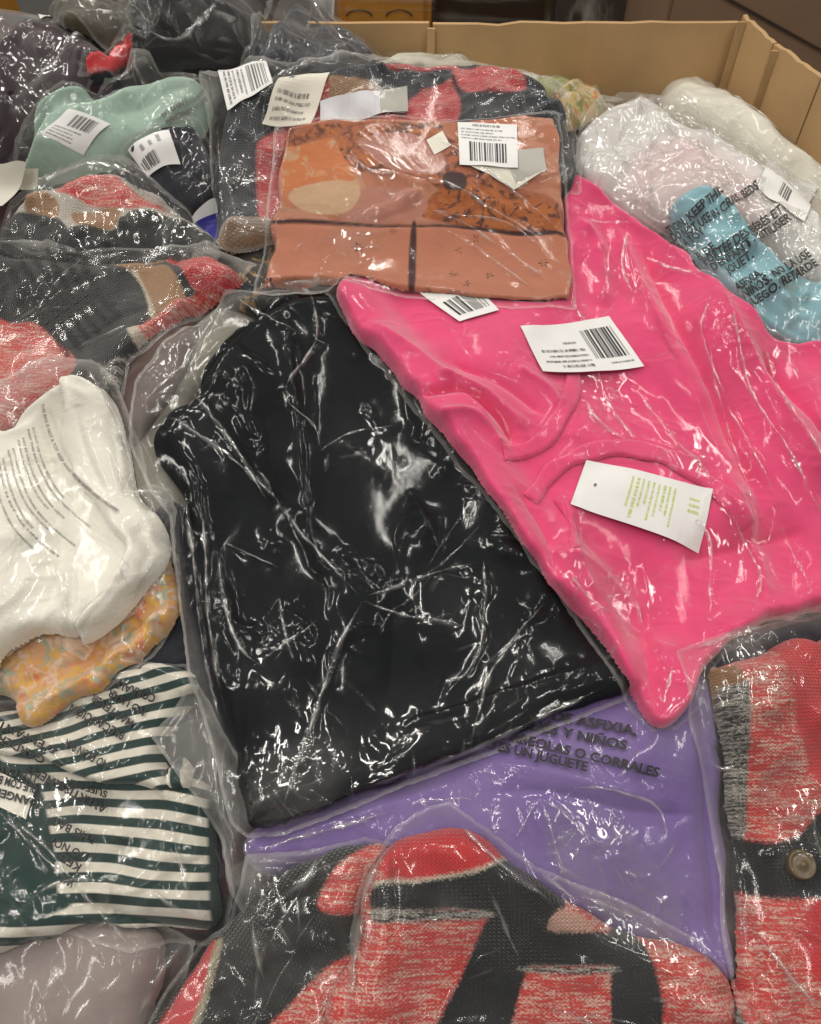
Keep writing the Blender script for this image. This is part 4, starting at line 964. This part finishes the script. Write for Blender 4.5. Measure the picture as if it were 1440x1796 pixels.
film(t, [(265, 1292), (345, 1192), (420, 1330), (500, 1380), (650, 1330), (800, 1260), (960, 1180), (1100, 1130), (1240, 1140), (1275, 1290), (1290, 1480), (1300, 1735), (1150, 1715), (1000, 1660), (860, 1580), (700, 1550), (560, 1560), (470, 1590), (430, 1615), (405, 1560), (392, 1470), (345, 1400)], FILM_HAZY, c=0.05, bridge=14, amp=0.0007,
     ridges=[([(720, 1410), (790, 1402), (830, 1400)], 0.005, 0.004), ([(945, 1395), (900, 1475)], 0.005, 0.003), ([(945, 1395), (985, 1520), (1005, 1565)], 0.006, 0.003), ([(945, 1395), (1000, 1440), (1070, 1500)], 0.005, 0.003), ([(985, 1382), (1055, 1385), (1100, 1395), (1155, 1420), (1180, 1500)], 0.005, 0.003), ([(430, 1500), (520, 1470), (700, 1420)], 0.004, 0.004), ([(395, 1290), (400, 1400), (420, 1560)], 0.008, 0.004), ([(370, 1250), (385, 1380), (405, 1500)], 0.007, 0.004)],
     spots=[(1010, 1460, 60, 0.09), (1060, 1510, 60, 0.09), (1110, 1560, 60, 0.08), (1160, 1600, 45, 0.07), (440, 1540, 50, 0.03), (390, 1400, 40, 0.04)])
ready()
lettering(t, [('RIESGO DE ASFIXIA,', [(862, 1242), (1118, 1288)], 17), ('DE BEBÉS Y NIÑOS', [(862, 1264), (1100, 1314)], 17), ('CARREOLAS O CORRALES', [(860, 1290), (1158, 1362)], 17), ('NO ES UN JUGUETE', [(830, 1306), (1030, 1352)], 17)], INK)

KN3 = fabric('black_red_fleece', CHAR, zones=[PLRED, RED, RED, (0.34, 0.30, 0.2)], soft=0.002, ragged=0.0012, weave=420, weave_amt=0.7, rot=0.5, knit=0.0042)
t = thing('bagged_robe', 'black fleece with red patches in a bag beside the mauve garment', 'bagged clothing', (470, 1680), PKG)
garment(t, 'garment', [(250, 1850), (290, 1760), (350, 1670), (420, 1590), (500, 1530), (600, 1490), (680, 1480), (690, 1600), (680, 1850)], 0.045, KN3,
        zones=[[(240, 1860), (290, 1770), (352, 1670), (378, 1655), (372, 1720), (345, 1800), (330, 1860)], [(560, 1590), (600, 1510), (700, 1470), (700, 1560), (640, 1598)], [(440, 1860), (520, 1750), (600, 1680), (680, 1680), (680, 1860)], [(372, 1655), (388, 1660), (372, 1730), (340, 1860), (322, 1860), (356, 1740)]], wr=0.004)
film(t, [(235, 1860), (285, 1750), (345, 1660), (400, 1620), (432, 1500), (560, 1490), (640, 1470), (700, 1480), (700, 1600), (690, 1860)], FILM_HAZY, c=0.02, bridge=16, lift=0.02,
     ridges=[([(445, 1600), (450, 1660), (465, 1720)], 0.008, 0.004), ([(560, 1490), (540, 1540), (490, 1580), (440, 1605)], 0.006, 0.005), ([(480, 1530), (500, 1600), (520, 1580), (525, 1640)], 0.004, 0.003)], spots=[(490, 1560, 40, 0.04)])

KN4 = fabric('red_black_knit', RED, zones=[PLRED, CREAM, CHAR, CHAR, CHAR, CHAR, GREYK, GREYK, (0.6, 0.35, 0.28)], soft=0.0018, ragged=0.0014, weave=420, weave_amt=0.8, rot=-0.03, knit=0.0042)
t = thing('bagged_knit_sweater', 'red heathered knit with thick black bands in bag at the bottom edge', 'bagged clothing', (920, 1690), PKG)
garment(t, 'garment', [(610, 1850), (625, 1650), (650, 1540), (690, 1480), (760, 1455), (830, 1460), (900, 1510), (1000, 1580), (1120, 1640), (1262, 1690), (1262, 1850)], 0.05, KN4,
        zones=[[(670, 1530), (690, 1470), (760, 1440), (840, 1455), (900, 1500), (820, 1525), (740, 1540)], [(660, 1545), (740, 1540), (830, 1525), (905, 1500), (920, 1530), (820, 1545), (730, 1565), (660, 1570)],
               [(655, 1556), (740, 1546), (830, 1532), (915, 1508), (1000, 1578), (955, 1612), (880, 1606), (800, 1594), (720, 1598), (655, 1600)], [(745, 1860), (812, 1700), (852, 1606), (870, 1560), (990, 1575), (965, 1640), (922, 1700), (862, 1860)], [(930, 1640), (1000, 1628), (1130, 1655), (1120, 1700), (1062, 1692), (930, 1692), (895, 1700)], [(1070, 1650), (1138, 1660), (1160, 1860), (1078, 1860)],
               [(655, 1594), (720, 1592), (850, 1596), (850, 1609), (720, 1614), (655, 1618)], [(925, 1692), (1064, 1692), (1066, 1702), (920, 1702)], [(962, 1630), (985, 1595), (1030, 1612), (1042, 1634)]],
        folds=[([(640, 1700), (680, 1600), (700, 1540)], 0.006, 0.012)], wr=0.004, wave=0.1)
film(t, [(600, 1860), (612, 1700), (612, 1640), (640, 1520), (690, 1450), (740, 1425), (790, 1405), (850, 1450), (940, 1520), (1040, 1560), (1140, 1605), (1218, 1645), (1272, 1690), (1275, 1860)], FILM, c=0.02, wave=0.02, bridge=18, lift=0.03,
     ridges=[([(790, 1412), (880, 1480), (1000, 1570), (1060, 1600)], 0.009, 0.005), ([(790, 1430), (870, 1510), (950, 1570), (975, 1600)], 0.007, 0.004), ([(1000, 1565), (1100, 1600), (1210, 1640)], 0.006, 0.004), ([(618, 1800), (622, 1660), (650, 1540), (700, 1470)], 0.008, 0.005), ([(860, 1560), (890, 1640), (915, 1690)], 0.004, 0.003)],
     spots=[(1090, 1590, 70, 0.07), (1170, 1620, 50, 0.06), (780, 1590, 30, 0.05)])

# =========================================================== the black garment
t = thing('bagged_black_coat', 'large black folded garment in glossy creased clear bag in the middle', 'bagged clothing', (650, 1000), PKG)
BLACK = fabric('black_cloth', (0.0034, 0.0052, 0.0064), sheen=0.0, fuzz_amt=0.2)
garment(t, 'garment', [(540, 522), (620, 530), (700, 600), (770, 700), (860, 830), (940, 940), (1020, 1020), (1080, 1090), (1106, 1180), (1092, 1215), (960, 1262), (800, 1328), (640, 1388), (500, 1440), (442, 1452), (424, 1420), (408, 1300), (380, 1200), (350, 1080), (332, 960), (322, 870), (278, 805), (268, 765), (288, 732), (330, 690), (380, 610), (440, 550), (490, 522)], 0.045, BLACK, r=0.03,
        folds=[([(500, 560), (520, 700), (535, 850), (560, 1000)], 0.013, 0.018), ([(360, 700), (450, 830), (530, 960), (560, 1100)], -0.012, 0.012), ([(600, 640), (680, 800), (780, 980)], 0.012, 0.018), ([(300, 780), (380, 960), (430, 1180)], 0.010, 0.014), ([(640, 900), (690, 1060), (680, 1240)], -0.010, 0.012), ([(430, 640), (470, 760), (480, 900)], -0.008, 0.010), ([(420, 1380), (700, 1280), (1060, 1160)], 0.010, 0.014)], wr=0.003, wave=0.09, sm=0.7)
film(t, [(395, 510), (500, 512), (560, 505), (650, 500), (800, 690), (950, 900), (1060, 1040), (1118, 1178), (1098, 1228), (960, 1282), (800, 1345), (640, 1405), (500, 1462), (430, 1470), (405, 1445), (385, 1345), (352, 1240), (330, 1160), (315, 1060), (306, 985), (300, 905), (262, 865), (228, 780), (235, 670), (300, 590)], FILM_SLICK, c=0.018, wave=0.03, bridge=16, amp=0.0009, lift=0.03, lines=9,
     ridges=[([(490, 890), (560, 972), (635, 1050)], 0.009, 0.0045), ([(635, 1055), (585, 1160), (540, 1300), (490, 1450)], 0.010, 0.005), ([(635, 1052), (700, 1080), (830, 1100)], 0.007, 0.004), ([(635, 1050), (720, 1020), (840, 985)], 0.007, 0.005),
             ([(330, 870), (348, 1000), (365, 1150), (402, 1300)], 0.008, 0.004), ([(355, 880), (366, 1040), (376, 1130), (402, 1260)], 0.006, 0.004), ([(386, 950), (392, 1050), (425, 1140), (470, 1175)], 0.006, 0.0035),
             ([(545, 520), (556, 600), (502, 692), (552, 750), (562, 795)], 0.007, 0.0045), ([(560, 795), (620, 765), (700, 745)], 0.005, 0.003), ([(290, 735), (400, 800), (500, 892)], 0.006, 0.004), ([(330, 690), (395, 760), (470, 880)], 0.006, 0.004), ([(395, 515), (470, 560), (540, 595)], 0.005, 0.003), ([(395, 520), (390, 580), (330, 690)], 0.006, 0.004),
             ([(850, 970), (848, 1070), (832, 1160), (760, 1240)], 0.007, 0.004), ([(385, 950), (500, 1002)], 0.005, 0.003), ([(490, 1040), (512, 1165)], 0.005, 0.003), ([(640, 1385), (840, 1312), (1060, 1205)], 0.006, 0.004), ([(960, 1050), (860, 1180), (820, 1330)], 0.006, 0.004), ([(440, 1170), (530, 1110), (560, 1080)], 0.004, 0.003), ([(260, 700), (330, 640), (390, 560)], 0.005, 0.003)],
     spots=[(560, 1330, 90, 0.05), (500, 1390, 70, 0.05), (720, 1290, 90, 0.03), (900, 1250, 70, 0.03), (470, 1190, 60, 0.03), (800, 1060, 60, 0.035), (620, 780, 60, 0.03), (350, 760, 50, 0.03), (330, 620, 70, 0.03), (900, 1140, 50, 0.03), (480, 1400, 60, 0.05)])

# =========================================================== the pink robe
t = thing('bagged_pink_robe', 'hot pink velvet garment in clear bag with two labels and a hang tag', 'bagged clothing', (1100, 800), PKG)
PINK = fabric('pink_velvet', (0.76, 0.060, 0.185), sheen=0.6, weave_amt=0.3, fuzz=16, fuzz_amt=0.8, var=0.16, rough=0.95)
g = garment(t, 'garment', [(1010, 312), (1050, 328), (1090, 368), (1140, 402), (1215, 450), (1300, 530), (1345, 588), (1400, 602), (1500, 640), (1500, 1030), (1400, 1072), (1320, 1100), (1262, 1140), (1232, 1190), (1214, 1235), (1180, 1270), (1150, 1274), (1122, 1245), (1090, 1180), (1040, 1108), (970, 1025), (900, 925), (830, 828), (760, 738), (690, 650), (632, 590), (592, 530), (595, 505), (640, 492), (760, 500), (870, 525), (960, 530), (985, 470), (985, 390), (990, 335)], 0.030, PINK, r=0.012,
        folds=[([(1060, 360), (1110, 480), (1190, 640), (1260, 800), (1330, 980)], 0.0175, 0.016), ([(1120, 420), (1180, 540), (1250, 680), (1340, 900)], -0.0175, 0.012), ([(1240, 480), (1310, 620), (1400, 760), (1480, 880)], 0.0175, 0.018), ([(1330, 620), (1400, 700), (1490, 800)], -0.0175, 0.012), ([(1010, 380), (1050, 440), (1060, 540)], 0.0140, 0.014), ([(1140, 560), (1230, 720), (1290, 880)], -0.0123, 0.012),
               ([(640, 560), (720, 615), (810, 690), (880, 770)], 0.0140, 0.014), ([(720, 690), (810, 690), (880, 740), (900, 790)], -0.0175, 0.007), ([(740, 735), (820, 730), (870, 770), (885, 800)], 0.0123, 0.008), ([(760, 660), (850, 690), (930, 760)], 0.011, 0.008), ([(790, 640), (880, 670), (960, 730)], -0.010, 0.007), ([(900, 640), (960, 680), (985, 720)], 0.008, 0.008), ([(900, 850), (960, 940), (980, 1020)], -0.010, 0.010), ([(1010, 860), (1000, 940), (1050, 1060)], 0.009, 0.012), ([(960, 960), (1060, 1010), (1180, 1180)], 0.0140, 0.016), ([(1180, 980), (1290, 960), (1420, 930)], -0.0140, 0.014), ([(1120, 1060), (1140, 1160), (1160, 1260)], -0.0105, 0.010), ([(1260, 860), (1320, 960), (1340, 1060)], 0.0140, 0.014)], wr=0.002, wave=0.13, sm=0.5)
band(g, 'neckband', [(1004, 655), (1000, 700), (968, 752), (930, 788), (884, 796)], 28, 0.006, PINK, r=0.004)
band(g, 'neckband', [(978, 872), (1002, 915), (1010, 965)], 18, 0.004, PINK, r=0.003)
band(g, 'neckband', [(930, 875), (968, 826), (1040, 790), (1120, 790), (1200, 815), (1260, 860), (1310, 920)], 30, 0.006, PINK, r=0.004)
ready()
o, pl = card(t, 'hang_tag', [(1028, 808), (1250, 858), (1226, 970), (1000, 886)], PAPER, bow=0.009)
rects(o, 'green_print', pl, fine_print(0.36, 0.16, 0.74, 0.92, 9, 11, 1.0, True) + fine_print(0.84, 0.2, 0.96, 0.5, 3, 12), LIME)
rects(o, 'eyelet', pl, [(0.115, 0.44, 0.135, 0.50)], INKG)
film(t, [(1005, 300), (1055, 318), (1100, 360), (1150, 395), (1225, 440), (1310, 522), (1355, 582), (1420, 598), (1510, 632), (1510, 1050), (1420, 1088), (1325, 1114), (1270, 1150), (1243, 1195), (1226, 1242), (1186, 1284), (1142, 1286), (1112, 1250), (1078, 1186), (1010, 1085), (930, 985), (850, 870), (750, 750), (680, 660), (600, 560), (568, 515), (590, 498), (640, 480), (760, 485), (870, 505), (955, 520), (975, 470), (978, 390), (985, 325)], FILM_SOFT, c=0.012, wave=0.022, bridge=6, lift=0.04, amp=0.0008, dirn=(1000, 900, 1240, 820), iso=0.4, lines=30,
     ridges=[([(1240, 560), (1250, 680), (1310, 860), (1330, 1000)], 0.006, 0.003), ([(1260, 500), (1235, 545), (1230, 600), (1290, 760), (1370, 900)], 0.006, 0.003), ([(1020, 690), (1050, 740), (1110, 780)], 0.006, 0.004), ([(1100, 670), (1170, 760), (1230, 820), (1260, 850)], 0.006, 0.0035), ([(1170, 800), (1190, 880), (1240, 960), (1240, 1100)], 0.006, 0.003), ([(1100, 400), (1090, 470), (1110, 520)], 0.005, 0.004), ([(1120, 455), (1200, 480), (1270, 490)], 0.006, 0.004), ([(990, 395), (1060, 395), (1130, 395)], 0.005, 0.003), ([(985, 465), (1010, 540), (1050, 590)], 0.006, 0.004),
             ([(1040, 600), (1060, 700), (1140, 800)], 0.004, 0.003), ([(1250, 500), (1320, 700), (1420, 860), (1480, 940)], 0.005, 0.003), ([(1340, 600), (1380, 720), (1460, 860)], 0.005, 0.003), ([(990, 1000), (1040, 1060), (1080, 1080)], 0.004, 0.003), ([(1090, 1010), (1110, 1070), (1120, 1110)], 0.005, 0.003), ([(660, 640), (800, 820), (900, 960), (1060, 1150)], 0.006, 0.004), ([(1180, 1160), (1160, 1230)], 0.005, 0.004), ([(1280, 900), (1330, 1010), (1310, 1080)], 0.005, 0.003), ([(1350, 900), (1400, 1000), (1420, 1060)], 0.005, 0.003)],
     spots=[(1095, 490, 40, 0.05), (1050, 690, 50, 0.04), (1210, 800, 50, 0.05), (1050, 1020, 60, 0.03), (1110, 1040, 50, 0.03), (870, 990, 40, 0.05), (930, 1020, 40, 0.05), (1340, 620, 40, 0.04), (1185, 1240, 30, 0.05), (590, 520, 30, 0.05), (1290, 940, 60, .03)])
ready()
o, pl = card(t, 'label', [(1130, 642), (952, 652), (912, 574), (1068, 554)], PAPER, bow=0.002)
rects(o, 'barcode', pl, bars(0.06, 0.24, 0.40, 0.82, 14, 21), INK)
rects(o, 'print', pl, fine_print(0.05, 0.10, 0.40, 0.18, 1, 3, 1.0) + fine_print(0.45, 0.06, 0.98, 0.5, 4, 4) + fine_print(0.5, 0.55, 0.7, .66, 1, 9), INK)
lettering(o, [('47', [(1003, 585), (983, 590)], 11)], INK, up=0.0022, name='size_mark')
o, pl = card(t, 'label', [(875, 545), (806, 566), (728, 508), (800, 480)], PAPER)
rects(o, 'barcode', pl, bars(0.1, 0.12, 0.9, 0.5, 14, 31), INK); rects(o, 'print', pl, fine_print(0.08, 0.58, 0.92, 0.95, 4, 14, 1.0), INK)

# =========================================================== dark knit bag and the orange blouse
KN5 = fabric('navy_red_knit', (0.016, 0.020, 0.030), zones=[RED2, RED2, (0.36, 0.2, 0.1), RED2, (0.45, 0.35, 0.3), (0.30, 0.18, 0.10), RED2], soft=0.002, ragged=0.0012, weave=450, weave_amt=0.7, rot=1.45, knit=0.0042)
t = thing('bagged_navy_knit', 'navy knit with red blocks in clear bag bearing a rounded barcode label', 'bagged clothing', (700, 170), PKG)
garment(t, 'garment', [(385, 220), (430, 160), (520, 128), (640, 112), (800, 120), (920, 135), (980, 175), (1008, 260), (1000, 330), (900, 360), (700, 400), (480, 420), (385, 425), (378, 330)], 0.04, KN5,
        zones=[[(800, 125), (905, 118), (915, 165), (810, 172)], [(450, 300), (470, 240), (560, 190), (700, 185), (790, 165), (790, 225), (600, 260), (475, 420)], [(560, 150), (650, 150), (660, 175), (580, 195)], [(680, 105), (780, 110), (800, 128), (700, 122)], [(378, 395), (470, 385), (470, 415), (378, 415)], [(378, 405), (470, 398), (470, 440), (378, 440)], [(540, 160), (575, 150), (572, 185), (530, 200)]],
        folds=[([(430, 170), (600, 125), (760, 150), (800, 175)], 0.010, 0.012), ([(800, 180), (900, 165), (975, 190), (1000, 260)], 0.010, 0.012)], wr=0.004)
ready()
o1, pl = card(t, 'hang_tag', [(500, 142), (580, 140), (546, 222), (460, 220)], CREAMP)
rects(o1, 'print', pl, fine_print(0.1, 0.38, 0.95, 0.95, 4, 41, 1.0), INKG)
o, pl = card(t, 'hang_tag', [(562, 180), (714, 153), (716, 198), (562, 222)], plain('pale_card', (0.66, 0.65, 0.68), 0.5), lift=0.003)
rects(o, 'grey_end', pl, [(0.68, 0.0, 1.0, 1.0)], GREYP)
film(t, [(350, 125), (430, 118), (520, 112), (640, 100), (800, 105), (930, 118), (995, 165), (1022, 260), (1018, 340), (900, 380), (700, 420), (480, 432), (378, 435), (372, 330), (368, 220)], FILM_HAZY, c=0.022, bridge=18,
     ridges=[([(355, 128), (470, 115), (620, 105)], 0.003, 0.004), ([(430, 210), (520, 130), (620, 108), (760, 140)], 0.006, 0.005), ([(378, 340), (430, 320), (480, 318)], 0.005, 0.004), ([(880, 180), (960, 180), (1005, 240), (1010, 300)], 0.005, 0.004)], spots=[(420, 300, 50, 0.04), (560, 300, 40, .04), (430, 400, 40, 0.04), (990, 290, 40, 0.04)])
ready()
o, pl = card(t, 'label', [(382, 122), (468, 112), (480, 152), (400, 198)], PAPER)
rects(o, 'barcode', pl, bars(0.55, 0.08, 0.96, 0.9, 9, 51), INKG); rects(o, 'print', pl, fine_print(0.06, 0.15, 0.5, 0.95, 5, 52, 1.0, True), INKG)

TERRA = (0.44, 0.165, 0.098)
def motif(b):
    """small dark four-petal motifs scattered on the hem"""
    m = b.mapped(); v = b.n('ShaderNodeTexVoronoi', {'Vector': m, 'Scale': 24.0, 'Randomness': 0.75}); v.feature = 'F1'
    pos = b.n('ShaderNodeVectorMath', {0: b.n('ShaderNodeVectorMath', {0: m, 1: (24.0, 24.0, 24.0)}, operation='MULTIPLY'), 1: (v, 2)}, operation='SUBTRACT')
    off_ = b.n('ShaderNodeVectorMath', {0: m, 1: (v, 2)}, operation='SUBTRACT')
    sp = b.n('ShaderNodeSeparateXYZ', {0: off_})
    ang = b.math('ARCTAN2', (sp, 1), (sp, 0)); pet = b.math('ABSOLUTE', b.math('COSINE', b.math('MULTIPLY', ang, 3.0)))
    r0 = b.math('MULTIPLY_ADD', pet, 0.20, 0.03); inside = b.math('SUBTRACT', r0, (v, 0))
    hole = b.ramp((v, 0), 0.05, 0.08); nn = b.n('ShaderNodeTexNoise', {'Vector': m, 'Scale': 220.0})
    f = b.math('MULTIPLY', b.math('MULTIPLY', b.ramp(inside, 0.0, 0.04), hole), b.ramp(nn, 0.40, 0.55))
    return b.mix(f, TERRA, (0.035, 0.018, 0.015))
DARKP = blotches([(0.36, 0.12, 0.06), (0.13, 0.05, 0.035), (0.42, 0.14, 0.05), (0.15, 0.055, 0.035)], 20, 2.0)
ORNG = fabric('terracotta_print', TERRA, pattern=lambda b: blotches([(0.44, 0.165, 0.098), (0.40, 0.15, 0.085), (0.48, 0.22, 0.14)], 9)(b),
              zones=[('p', motif), ('p', blotches([(0.52, 0.17, 0.065), (0.56, 0.24, 0.11), (0.50, 0.30, 0.17)], 18)), ('p', DARKP), ('p', blotches([(0.40, 0.125, 0.04), (0.33, 0.09, 0.03), (0.10, 0.04, 0.028)], 26, 2.0)), (0.055, 0.022, 0.02), (0.055, 0.022, 0.02), ('p', DARKP), (0.40, 0.18, 0.14), (0.42, 0.18, 0.13), (0.06, 0.03, 0.03), (0.52, 0.33, 0.20)], var=0.12, soft=0.0015)
t = thing('bagged_print_blouse', 'terracotta print blouse folded flat in clear bag with square barcode label', 'bagged clothing', (740, 380), PKG)
garment(t, 'garment', [(505, 230), (560, 216), (700, 212), (860, 215), (975, 208), (985, 300), (996, 420), (1002, 525), (900, 528), (720, 508), (560, 500), (462, 500), (478, 400), (492, 300)], 0.013, ORNG, r=0.006, sharp=True,
        zones=[[(470, 388), (620, 392), (760, 404), (990, 418), (1015, 430), (1015, 545), (440, 520), (460, 430)],
               [(500, 250), (530, 240), (580, 245), (605, 280), (632, 330), (610, 365), (560, 372), (520, 360), (496, 330)],
               [(600, 232), (760, 235), (860, 300), (960, 350), (985, 400), (900, 405), (770, 330), (690, 300), (620, 300)],
               [(770, 330), (850, 320), (930, 350), (990, 405), (900, 416), (790, 400), (735, 372)],
               [(470, 384), (620, 387), (760, 400), (1000, 414), (1000, 420), (760, 407), (620, 394), (470, 391)], [(722, 400), (730, 400), (728, 500), (716, 500)],
               [(500, 235), (600, 218), (760, 222), (760, 236), (640, 245), (600, 240), (505, 262)], [(630, 250), (720, 240), (780, 280), (760, 305), (680, 295), (650, 280)], [(630, 330), (740, 330), (730, 385), (600, 380)], [(780, 305), (815, 305), (815, 330), (780, 330)], [(515, 335), (600, 318), (632, 332), (605, 366), (550, 374), (515, 358)]],
        folds=[([(470, 392), (720, 398), (1000, 420)], -0.003, 0.003), ([(620, 250), (700, 310), (850, 330)], 0.004, 0.008), ([(640, 300), (760, 320), (960, 390)], 0.003, 0.008)], wr=0.0008, wave=0.12, sm=4.0, pucker=0.0003)
ready()
card(t, 'hang_tag', [(818, 290), (880, 262), (960, 300), (902, 334)], CREAMP, lift=0.0015); card(t, 'hang_tag', [(748, 246), (776, 232), (790, 256), (762, 272)], CREAMP)
card(t, 'hang_tag', [(880, 270), (952, 262), (958, 300), (905, 322)], GREYP, lift=0.002)
film(t, [(484, 224), (560, 206), (700, 202), (860, 206), (982, 202), (992, 300), (1004, 420), (1012, 542), (900, 540), (720, 520), (560, 512), (446, 520), (448, 490), (464, 400), (476, 300)], FILM_SLICK, c=0.011, wave=0.02, bridge=10, amp=0.0007, lift=0.03,
     ridges=[([(750, 232), (840, 290), (930, 360), (990, 410)], 0.005, 0.003), ([(720, 305), (800, 330), (880, 380), (985, 440)], 0.005, 0.003), ([(735, 370), (800, 390), (880, 440), (985, 510)], 0.006, 0.0035), ([(770, 395), (850, 450), (950, 520)], 0.005, 0.003), ([(735, 362), (800, 380), (900, 400), (1000, 480)], 0.005, 0.003), ([(610, 260), (650, 300), (720, 310)], 0.005, 0.004), ([(470, 500), (560, 504), (720, 512)], 0.003, 0.004), ([(466, 420), (474, 330), (490, 240)], 0.004, 0.004)],
     spots=[(670, 310, 40, 0.04), (630, 410, 40, 0.035), (630, 450, 60, 0.025), (920, 290, 40, 0.04), (590, 430, 40, 0.03)])
ready()
o, pl = card(t, 'label', [(802, 221), (906, 222), (908, 296), (806, 290)], PAPER)
rects(o, 'barcode', pl, bars(0.18, 0.48, 0.82, 0.92, 16, 61), INK); rects(o, 'print', pl, fine_print(0.25, 0.02, 0.72, 0.12, 1, 62, 1.0) + fine_print(0.05, 0.14, 0.98, 0.44, 4, 63, 1.0), INKG)

# =========================================================== knit roll at the right bottom
KN6 = fabric('red_knit_roll', RED, zones=[PLRED, PLRED, GREYK, (0.30, 0.16, 0.06), CHAR, GREYK, PLRED], soft=0.002, ragged=0.0016, weave=420, weave_amt=0.9, rot=1.5, knit=0.0042)
t = thing('bagged_rolled_knit', 'rolled red and black knit with brass button in narrow clear bag', 'bagged clothing', (1340, 1450), PKG)
g = garment(t, 'garment', [(1252, 1180), (1275, 1160), (1330, 1150), (1385, 1118), (1430, 1125), (1500, 1160), (1500, 1860), (1308, 1860), (1302, 1600), (1284, 1450), (1268, 1300)], 0.045, KN6, r=0.030,
        zones=[[(1375, 1180), (1372, 1130), (1400, 1112), (1500, 1140), (1500, 1400), (1440, 1400), (1402, 1300), (1392, 1230)], [(1410, 1600), (1440, 1565), (1500, 1560), (1500, 1750), (1430, 1720), (1400, 1660)], [(1262, 1205), (1285, 1195), (1315, 1210), (1312, 1380), (1310, 1480), (1270, 1480), (1262, 1350)], [(1245, 1200), (1268, 1160), (1298, 1165), (1300, 1200), (1268, 1215), (1266, 1420), (1250, 1420)],
               [(1262, 1470), (1300, 1468), (1340, 1478), (1390, 1465), (1440, 1420), (1500, 1390), (1500, 1560), (1420, 1575), (1320, 1570), (1268, 1540)], [(1270, 1555), (1306, 1572), (1306, 1860), (1280, 1860)], [(1480, 1860), (1500, 1860), (1500, 1861)]],
        folds=[([(1320, 1180), (1318, 1340), (1315, 1480)], -0.008, 0.008), ([(1270, 1490), (1340, 1500), (1440, 1460)], 0.012, 0.014), ([(1280, 1560), (1350, 1580), (1440, 1575)], -0.008, 0.006)], wr=0.003, wave=0.05, sm=0.4)
lathe(g, 'button', (1404, 1516), 26, [(1.0, -0.004), (1.0, 0.005), (0.95, 0.008), (0.86, 0.0085), (0.78, 0.0065), (0.55, 0.007), (0.25, 0.0075), (0.2, 0.010), (0.08, 0.0105), (0.0, 0.0105)], BRASS)
ready()
film(t, [(1182, 1140), (1240, 1118), (1330, 1092), (1400, 1075), (1440, 1062), (1520, 1080), (1520, 1870), (1275, 1870), (1282, 1700), (1262, 1540), (1238, 1370), (1215, 1300)], FILM, c=0.022, wave=0.02, bridge=16, lift=0.05,
     ridges=[([(1190, 1145), (1300, 1112), (1430, 1075)], 0.004, 0.004), ([(1320, 1640), (1370, 1700), (1430, 1765)], 0.006, 0.003), ([(1310, 1630), (1340, 1660), (1440, 1780)], 0.004, 0.0025), ([(1420, 1390), (1425, 1450), (1440, 1520)], 0.006, 0.003), ([(1232, 1330), (1260, 1350), (1310, 1330)], 0.005, 0.0035), ([(1240, 1380), (1264, 1540), (1284, 1720)], 0.006, 0.004)],
     spots=[(1300, 1170, 60, 0.05), (1360, 1190, 50, 0.04), (1400, 1420, 40, 0.05), (1350, 1390, 40, .03)])
